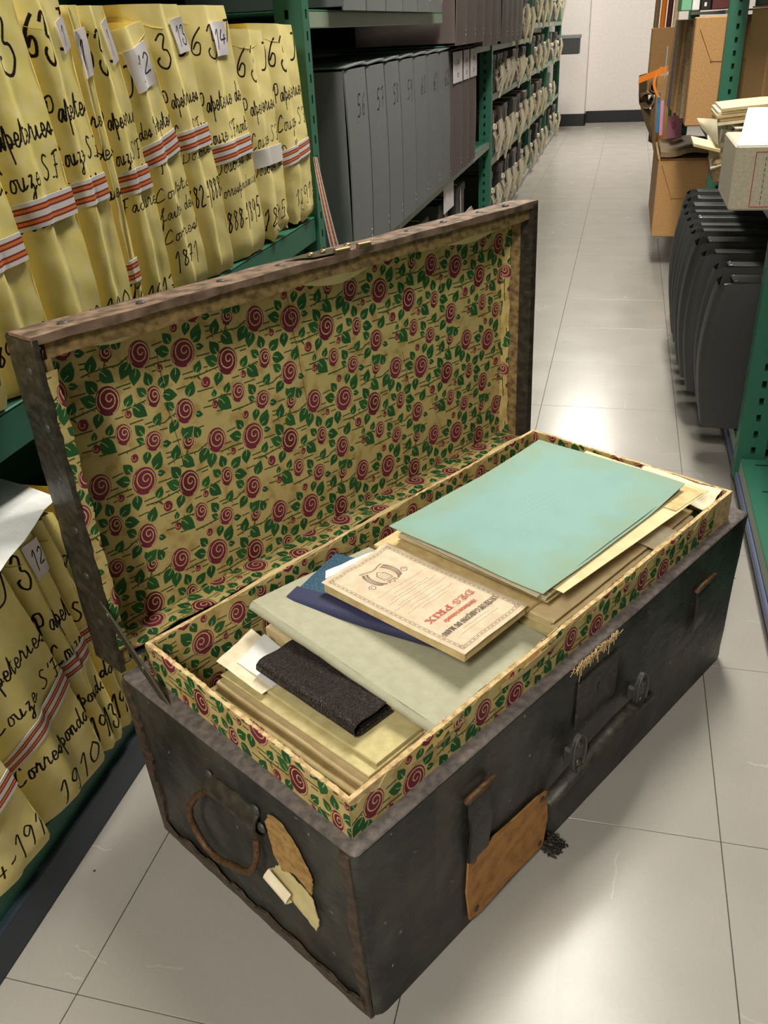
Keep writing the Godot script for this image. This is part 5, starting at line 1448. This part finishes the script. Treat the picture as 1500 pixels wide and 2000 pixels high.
# =============================================================== right-hand shelves
func carton(label: String, lo: Vector3, hi: Vector3, mat: Material, flap := true, group := "") -> Node3D:
	var c := Vector3((lo.x + hi.x) * 0.5, lo.y, (lo.z + hi.z) * 0.5)
	var t := thing("carton", label, "box", c, Basis.IDENTITY, group)
	var z := hi - lo
	var s := mk(); box(s, Vector3(0, z.y * 0.5, 0), z, 0.003)
	obj("body", s, mat, t)
	if flap:
		s = mk(); box(s, Vector3(0, z.y + 0.003, z.z * 0.25), Vector3(z.x + 0.002, 0.004, z.z * 0.49), 0.001); box(s, Vector3(0, z.y + 0.003, -z.z * 0.25), Vector3(z.x + 0.002, 0.004, z.z * 0.49), 0.001)
		obj("top_flap", s, mat, t)
	return t

func right_things() -> void:
	var s: SurfaceTool
	# hanging row of dark boxes whose spines stick out over the aisle: [front z, thickness, top y, spine x]
	var row := [[-1.684, 0.088, 0.368, 0.190], [-1.792, 0.066, 0.372, 0.190], [-1.874, 0.066, 0.378, 0.172], [-1.955, 0.088, 0.382, 0.164], [-2.058, 0.058, 0.384, 0.160], [-2.130, 0.060, 0.382, 0.160], [-2.205, 0.060, 0.384, 0.158], [-2.280, 0.060, 0.384, 0.156], [-2.356, 0.088, 0.384, 0.158], [-2.460, 0.078, 0.384, 0.172], [-2.556, 0.078, 0.386, 0.176]]
	var ord := ["nearest", "second", "third", "fourth", "fifth", "sixth", "seventh", "eighth", "ninth", "tenth", "farthest"]
	for i in row.size():
		var r: Array = row[i]
		var t := thing("file_box", "%s of the dark grey file boxes lined up over the edge of the right shelf" % ord[i], "archive box", Vector3(r[3], 0.081, r[0] - r[1] * 0.5), Basis(Vector3(1, 0, 0), -0.03 - 0.004 * (i % 3)), "dark file boxes on the right shelf")
		var h: float = r[2] - 0.083; var w: float = r[1] - 0.013; var d := 0.30
		s = mk()
		# a U of board: near side, spine, far side, with rounded folds
		var u := []
		for q in 6:
			var g := PI * 0.5 * q / 5.0
			u.append(Vector2(0.016 - sin(g) * 0.016 * (1.0) , w * 0.5 - 0.016 + cos(g) * 0.016))
		var pts := [Vector2(d, w * 0.5)]
		pts.append_array(u)
		for q in 6:
			var g := PI * 0.5 * q / 5.0
			pts.append(Vector2(0.016 - cos(g) * 0.016, -w * 0.5 + 0.016 - sin(g) * 0.016))
		pts.append(Vector2(d, -w * 0.5))
		sheet(s, pts.size() - 1, 8, func(a, v):
			var f: float = a * (pts.size() - 1)
			var q: Vector2 = pts[mini(int(round(f)), pts.size() - 1)]
			return Vector3(q.x - 0.018 * sin(PI * v) * (1.0 - minf(1.0, q.x / 0.2)), h * (1.0 - v) - 0.012 * (1.0 - minf(1.0, q.x / 0.03)) * (1.0 if v < 0.01 else 0.0), q.y + 0.002 * sin(v * 7.0 + i)), Vector3(-1, 0, 0.2), 0.0)
		obj("case", s, mats.dark_board, t)
		s = mk()
		box(s, Vector3(d * 0.5 + 0.010, h - 0.006, -0.004), Vector3(d - 0.03, 0.004, w - 0.016), 0.001)
		obj("top_flap", s, mats.dark_board, t)
		s = mk(); box(s, Vector3(d * 0.5, 0.004, 0), Vector3(d - 0.02, 0.003, w - 0.008), 0.001); obj("bottom", s, mats.dark_board, t)
		if i % 3 == 0 or i == 1:
			for e in [[0.030, 0.3], [0.030, -0.3]]:
				s = mk(); dome(s, Vector3(e[0], h - 0.0035, e[1] * w), Vector3.UP, 0.0026, 0.0014, 8); obj("rivet", s, mats.rivet, t)
		if i == 0:
			s = mk(); box(s, Vector3(0.10, h * 0.55, -w * 0.22), Vector3(0.16, h * 0.8, 0.010), 0.001, Basis(Vector3(0, 0, 1), 0.05)); obj("papers", s, mats.pale_paper, t)
	# beige box with a red printed frame, jutting out above the dark boxes
	var bt := thing("carton", "beige card box with a red printed frame, jutting out above the dark boxes", "box", Vector3(0.305, 0.507, -1.70))
	s = mk(); box(s, Vector3(0, 0.05, 0), Vector3(0.26, 0.10, 0.20), 0.003); obj("body", s, mats.beige_board, bt)
	s = mk()
	for q in [[-0.043, 0.048, 0.0012, 0.084], [0.035, 0.048, 0.0012, 0.084], [-0.004, 0.006, 0.078, 0.0012], [-0.004, 0.090, 0.078, 0.0012]]: box(s, Vector3(q[0] - 0.055, q[1], 0.1003), Vector3(q[2], q[3], 0.0006), 0.0)
	obj("red_frame", s, mats.red_line, bt)
	s = mk()
	for x in [-0.082, -0.066, -0.050]:
		for k in 9: box(s, Vector3(x - 0.0, 0.012 + k * 0.0085, 0.1003), Vector3(0.0009, 0.0055, 0.0006), 0.0)
	obj("dashed_line", s, mats.ink, bt)
	s = mk(); sheet(s, 4, 6, func(u, v): return Vector3(lerpf(-0.128, 0.12, u) + 0.022 * v, 0.100 + 0.045 * v, 0.098 - 0.12 * v + 0.004 * sin(v * 5.0)), Vector3(0, 0.7, 0.5), 0.002)
	obj("open_flap", s, mats.white_paper, bt)
	# heap of papers in folders behind the beige box
	var pb := thing("folder", "open grey folder of papers with a green strap, behind the beige box", "folder", Vector3(0.165, 0.534, -1.95))
	s = mk(); sheet(s, 6, 8, func(u, v): return Vector3(lerpf(0.0, 0.16, u), 0.045 + 0.035 * sin(PI * u * 0.6) - 0.05 * v + 0.005 * wob(u * 6.0, v * 5.0, 1.0), lerpf(-0.12, 0.06, v)), Vector3(-0.2, 1, 0.3), 0.003)
	obj("cover", s, mats.beige_board, pb)
	s = mk(); box(s, Vector3(0.09, 0.0, -0.01), Vector3(0.17, 0.045, 0.13), 0.006, Basis(Vector3(0, 0, 1), 0.12)); obj("papers", s, mats.old_board, pb)
	s = mk(); tube(s, [Vector3(0.028, 0.07, -0.05), Vector3(0.022, 0.045, 0.05), Vector3(0.030, 0.0, 0.066), Vector3(0.05, -0.015, 0.068)], 0.003, 6); obj("strap", s, mats.green_card, pb)
	var mg := thing("file_case", "grey file case standing open with dark papers inside, behind the beige box", "file", Vector3(0.195, 0.575, -1.90))
	s = mk(); box(s, Vector3(0.09, 0.028, -0.03), Vector3(0.17, 0.003, 0.09), 0.001); box(s, Vector3(0.09, 0.002, -0.03), Vector3(0.17, 0.003, 0.09), 0.001); box(s, Vector3(0.10, 0.015, 0.015), Vector3(0.15, 0.026, 0.002), 0.001)
	sheet(s, 3, 3, func(u, v): return Vector3(-0.02 + 0.035 * u, 0.028 - 0.022 * v - 0.006 * u, 0.012 - 0.07 * v * u), Vector3(-1, 0.3, 0.4), 0.002)
	obj("case", s, mats.beige_board, mg)
	s = mk(); box(s, Vector3(0.05, 0.015, -0.03), Vector3(0.08, 0.018, 0.07), 0.004, Basis(Vector3(0, 1, 0), 0.2)); obj("papers", s, mats.black_card, mg)
	s = mk()
	for k in 4: box(s, Vector3(0.008 + k * 0.002, 0.007 + k * 0.005, -0.026), Vector3(0.012, 0.0014, 0.05), 0.0003, Basis(Vector3(0, 0, 1), 0.2 * k - 0.3))
	obj("page_edges", s, mats.white_paper, mg)
	var cf := thing("folder", "cream folder with a pointed flap hanging over the shelf edge, behind the beige box", "folder", Vector3(0.13, 0.575, -1.90))
	s = mk(); sheet(s, 4, 6, func(u, v): return Vector3(lerpf(0.0, 0.036, u) + 0.008 * v, 0.048 - 0.046 * v * (0.35 + 0.65 * u) - 0.003 * u, 0.01 + 0.004 * sin(v * 3.0)), Vector3(0, 0.3, 1), 0.0012)
	obj("flap", s, mats.pale_paper, cf)
	s = mk(); sheet(s, 4, 4, func(u, v): return Vector3(lerpf(0.0, 0.05, u), 0.002 - 0.012 * u + 0.003 * v, lerpf(0.0, -0.10, v)), Vector3(0, 1, 0), 0.005); obj("papers", s, mats.cream_paper, cf)
	var ps := thing("paper_stack", "stack of cream papers lying on the grey file case, at the right edge", "papers", Vector3(0.27, 0.612, -1.95))
	for k in 5:
		s = mk(); sheet(s, 6, 3, func(u, v): return Vector3(lerpf(-0.10, 0.16, u) + 0.004 * sin(k * 2.0), 0.006 * k + 0.008 * sin(PI * u) , lerpf(0.04, -0.12, v) + 0.004 * cos(k * 3.0)), Vector3(0, 1, 0), 0.005)
		obj("folded_sheet", s, [mats.pale_paper, mats.cream_paper, mats.tan_paper][k % 3], ps)
	# brown cartons
	var lc := carton("brown carton low on the right, hanging over the edge of the bottom shelf", Vector3(0.120, 0.105, -3.98), Vector3(0.46, 0.360, -3.34), mats.cardboard)
	s = mk(); tube(s, [Vector3(-0.158, 0.24, 0.3205), Vector3(-0.115, 0.13, 0.3205), Vector3(0.10, 0.13, 0.3205)], 0.0012, 5); dome(s, Vector3(-0.115, 0.13, 0.3205), Vector3(0, 0, 1), 0.004, 0.0012, 8)
	obj("crease", s, mats.brown_board, lc)
	var uc := carton("upright brown carton leaning against the green post on the right", Vector3(0.172, 0.500, -3.10), Vector3(0.50, 0.786, -2.99), mats.cardboard, false)
	s = mk(); tube(s, [Vector3(-0.150, 0.255, 0.0555), Vector3(-0.110, 0.172, 0.0555), Vector3(0.15, 0.170, 0.0555)], 0.0011, 5); dome(s, Vector3(-0.110, 0.172, 0.0555), Vector3(0, 0, 1), 0.0035, 0.0012, 8)
	obj("crease", s, mats.brown_board, uc)
	# boards and folders packed behind it
	var tones := ["old_board", "old_board", "cardboard", "old_board", "brown_grey_board", "old_board"]
	for k in 6:
		var t := thing("board_folder", ["grey-brown board folder packed right behind the upright carton", "second old board folder behind the upright carton", "third old board folder behind the upright carton", "fourth old board folder behind the upright carton", "dark board folder among the old folders behind the upright carton", "last old board folder, with a pale blue edge, behind the upright carton"][k], "folder", Vector3(0.165 - 0.007 * k, 0.505 + 0.002 * k, -3.20 - 0.075 * k), Basis(Vector3(0, 0, 1), -0.02 * (k % 3)), "old folders behind the upright carton")
		s = mk(); box(s, Vector3(0.14, 0.1325, 0.018), Vector3(0.28, 0.265, 0.004), 0.001); box(s, Vector3(0.14, 0.1325, -0.018), Vector3(0.28, 0.265, 0.004), 0.001)
		obj("boards", s, mats[tones[k]], t)
		s = mk(); box(s, Vector3(0.145, 0.132, 0.0), Vector3(0.26, 0.255, 0.028), 0.002); obj("papers", s, mats.tan_paper if k != 4 else mats.old_board, t)
	var bs := thing("board_strip", "narrow pale blue card strip on the edge of the old folders", "card", Vector3(0.122, 0.60, -3.58))
	s = mk(); box(s, Vector3(0, 0.05, 0), Vector3(0.003, 0.10, 0.012), 0.0005); obj("strip", s, plain("pale_blue", Color8(150, 190, 196), 0.7), bs)
	# orange tape hanging out
	s = mk(); sheet(s, 10, 2, func(u, v): return Vector3(0.135 - 0.10 * u, 0.635 - 0.035 * u - 0.022 * v, -3.72 - 0.004 * sin(u * 5.0)), Vector3(0, 0, 1), 0.001)
	sheet(s, 10, 2, func(u, v): return Vector3(0.118 - 0.022 * sin(PI * u) - 0.010 * v, 0.63 - 0.10 * u, -3.725 + 0.01 * u), Vector3(0, 0, 1), 0.001)
	tag(obj("orange_tape", s, mats.orange, self), "bright orange tape hanging from the old folders on the right", "tape")
	# coloured cards below
	var cards := [["blue_card", "blue card standing under the old folders on the right", 0.112, 0.40, 0.14, -3.80], ["pink_paper", "narrow pink card beside the blue one on the right", 0.125, 0.395, 0.12, -3.76], ["green_card", "green card edge between the pink cards on the right", 0.150, 0.43, 0.10, -3.70], ["pink_paper", "wide pink card with a handwritten mark in front of the others", 0.150, 0.400, 0.075, -3.62]]
	for c in cards:
		var wide := 0.05 if c[1].begins_with("wide") else 0.012
		var t := thing("card", c[1], "card", Vector3(c[2], c[3], c[5]))
		s = mk(); box(s, Vector3(wide * 0.5, c[4] * 0.5, 0), Vector3(wide, c[4], 0.004), 0.0006, Basis(Vector3(0, 0, 1), 0.05)); obj("sheet", s, mats[c[0]], t)
		if wide > 0.02:
			s = mk(); tube(s, [Vector3(0.014, 0.048, 0.003), Vector3(0.024, 0.056, 0.003), Vector3(0.026, 0.04, 0.003), Vector3(0.02, 0.03, 0.003), Vector3(0.016, 0.04, 0.003)], 0.0009, 5); obj("mark", s, mats.red_line, t)
	var tb := thing("carton", "tall narrow brown carton at the shelf edge, left of the coloured cards", "box", Vector3(0.115, 0.33, -4.02))
	s = mk(); box(s, Vector3(0.03, 0.13, 0), Vector3(0.07, 0.27, 0.24), 0.003, Basis(Vector3(0, 0, 1), 0.04)); obj("body", s, mats.cardboard, tb)
	# worn brown portfolio lying on the low carton
	s = mk(); sheet(s, 10, 8, func(u, v): return Vector3(lerpf(0.125, 0.40, u), 0.385 + 0.016 * sin(PI * u) + 0.006 * wob(u * 9.0, v * 7.0, 2.0), lerpf(-3.33, -3.68, v)), Vector3(0, 1, 0), 0.016)
	tag(obj("portfolio", s, mats.old_board, self), "worn brown portfolio lying on the low carton on the right", "folder")
	# opened carton with cardboard tubes
	var oc := thing("carton", "opened old carton holding cardboard tubes, at the far end of the right shelves", "box", Vector3(0.16, 0.40, -4.55))
	s = mk()
	sheet(s, 3, 4, func(u, v): return Vector3(-0.118 + 0.034 * u + 0.006 * v, 0.165 - 0.075 * v + 0.004 * u, 0.06 - 0.10 * u), Vector3(-0.3, 0, 1), 0.004)
	sheet(s, 3, 6, func(u, v): return Vector3(-0.112 + 0.040 * u * (1.0 - v * 0.4) + 0.085 * pow(v, 1.4), 0.090 - 0.21 * v, 0.07 - 0.08 * u), Vector3(-0.4, -0.2, 1), 0.004)
	sheet(s, 3, 6, func(u, v): return Vector3(-0.052 + 0.034 * u, 0.06 - 0.17 * v - 0.02 * u, 0.03 - 0.02 * u), Vector3(0, 0, 1), 0.004)
	obj("flaps", s, mats.old_board, oc)
	for e in [[-0.075, 0.062, 0.034, "thick cardboard tube in the opened carton"], [-0.045, 0.115, 0.022, "thinner cardboard tube above the thick one in the opened carton"]]:
		var t := thing("tube", e[3], "tube", Vector3(0.16 + e[0], 0.40 + e[1], -4.50))
		s = mk()
		var ra: float = e[2]
		var rings := []
		for q in [[0.0, ra], [-0.4, ra], [-0.4, ra * 0.82], [0.0, ra * 0.82], [0.0, ra]]:
			var ring := []
			for k in 18: ring.append(Vector3(cos(TAU * k / 18) * q[1], sin(TAU * k / 18) * q[1], q[0]))
			rings.append(ring)
		for i in 4:
			for k in 18:
				var l := (k + 1) % 18
				var mid: Vector3 = (rings[i][k] + rings[i + 1][l]) * 0.5
				var o: Vector3 = Vector3(mid.x, mid.y, 0) * (-1.0 if i == 2 else 1.0)
				if i == 1: o = Vector3(0, 0, -1)
				if i == 3: o = Vector3(0, 0, 1)
				face(s, [rings[i][k], rings[i][l], rings[i + 1][l], rings[i + 1][k]], o, [], 1 + i)
		obj("wall", s, mats.old_board, t)
	# pale carton and rolls above, far end
	carton("pale brown carton beyond the old folders, against the far white wall", Vector3(0.085, 0.477, -4.88), Vector3(0.30, 0.745, -4.62), mats.cardboard, false)
	for k in 4:
		var t := thing("roll", ["tan paper roll standing on the far carton", "orange-brown roll standing on the far carton", "dark roll standing on the far carton", "cream roll standing on the far carton"][k], "roll", Vector3(0.10 + 0.028 * k, 0.746, -4.75))
		s = mk(); tube(s, [Vector3(0, 0.0, 0), Vector3(0.002, 0.12, 0), Vector3(0.004, 0.17 - 0.01 * k, 0.002)], 0.012, 10); obj("paper", s, [mats.old_board, mats.orange, mats.maroon_card, mats.cream_paper][k], t)
	# upper shelf: books and binders above the upright carton
	var bk := [["mint_card", "mint green binder on the shelf above the upright carton", 0.130, 0.030], ["white_paper", "white binder on the shelf above the upright carton", 0.160, 0.022], ["black_card", "black binder with a white tab above the upright carton", 0.183, 0.030], ["maroon_card", "broad dark red box above the upright carton", 0.214, 0.060]]
	for b in bk:
		var t := thing("binder", b[1], "binder", Vector3(b[2], 0.803, -3.05))
		s = mk(); box(s, Vector3(b[3] * 0.5, 0.15, -0.13), Vector3(b[3] - 0.002, 0.30, 0.26), 0.002); obj("cover", s, mats[b[0]], t)
		if b[0] == "black_card":
			s = mk(); box(s, Vector3(0.014, 0.014, 0.0005), Vector3(0.006, 0.010, 0.001), 0.0002); obj("tab", s, mats.white_paper, t)
	carton("brown carton in the shade behind the green post, above the beige box", Vector3(0.302, 0.506, -2.82), Vector3(0.72, 0.80, -2.40), mats.cardboard, true)
	var db := thing("file_box", "black file box lying on top of the shaded carton, at the upper right", "archive box", Vector3(0.505, 0.811, -2.66))
	s = mk(); box(s, Vector3(0, 0.055, 0), Vector3(0.40, 0.125, 0.30), 0.003); obj("body", s, mats.black_card, db)
	s = mk(); box(s, Vector3(0, 0.098, 0), Vector3(0.406, 0.03, 0.306), 0.003); obj("box_lid", s, mats.black_card, db)
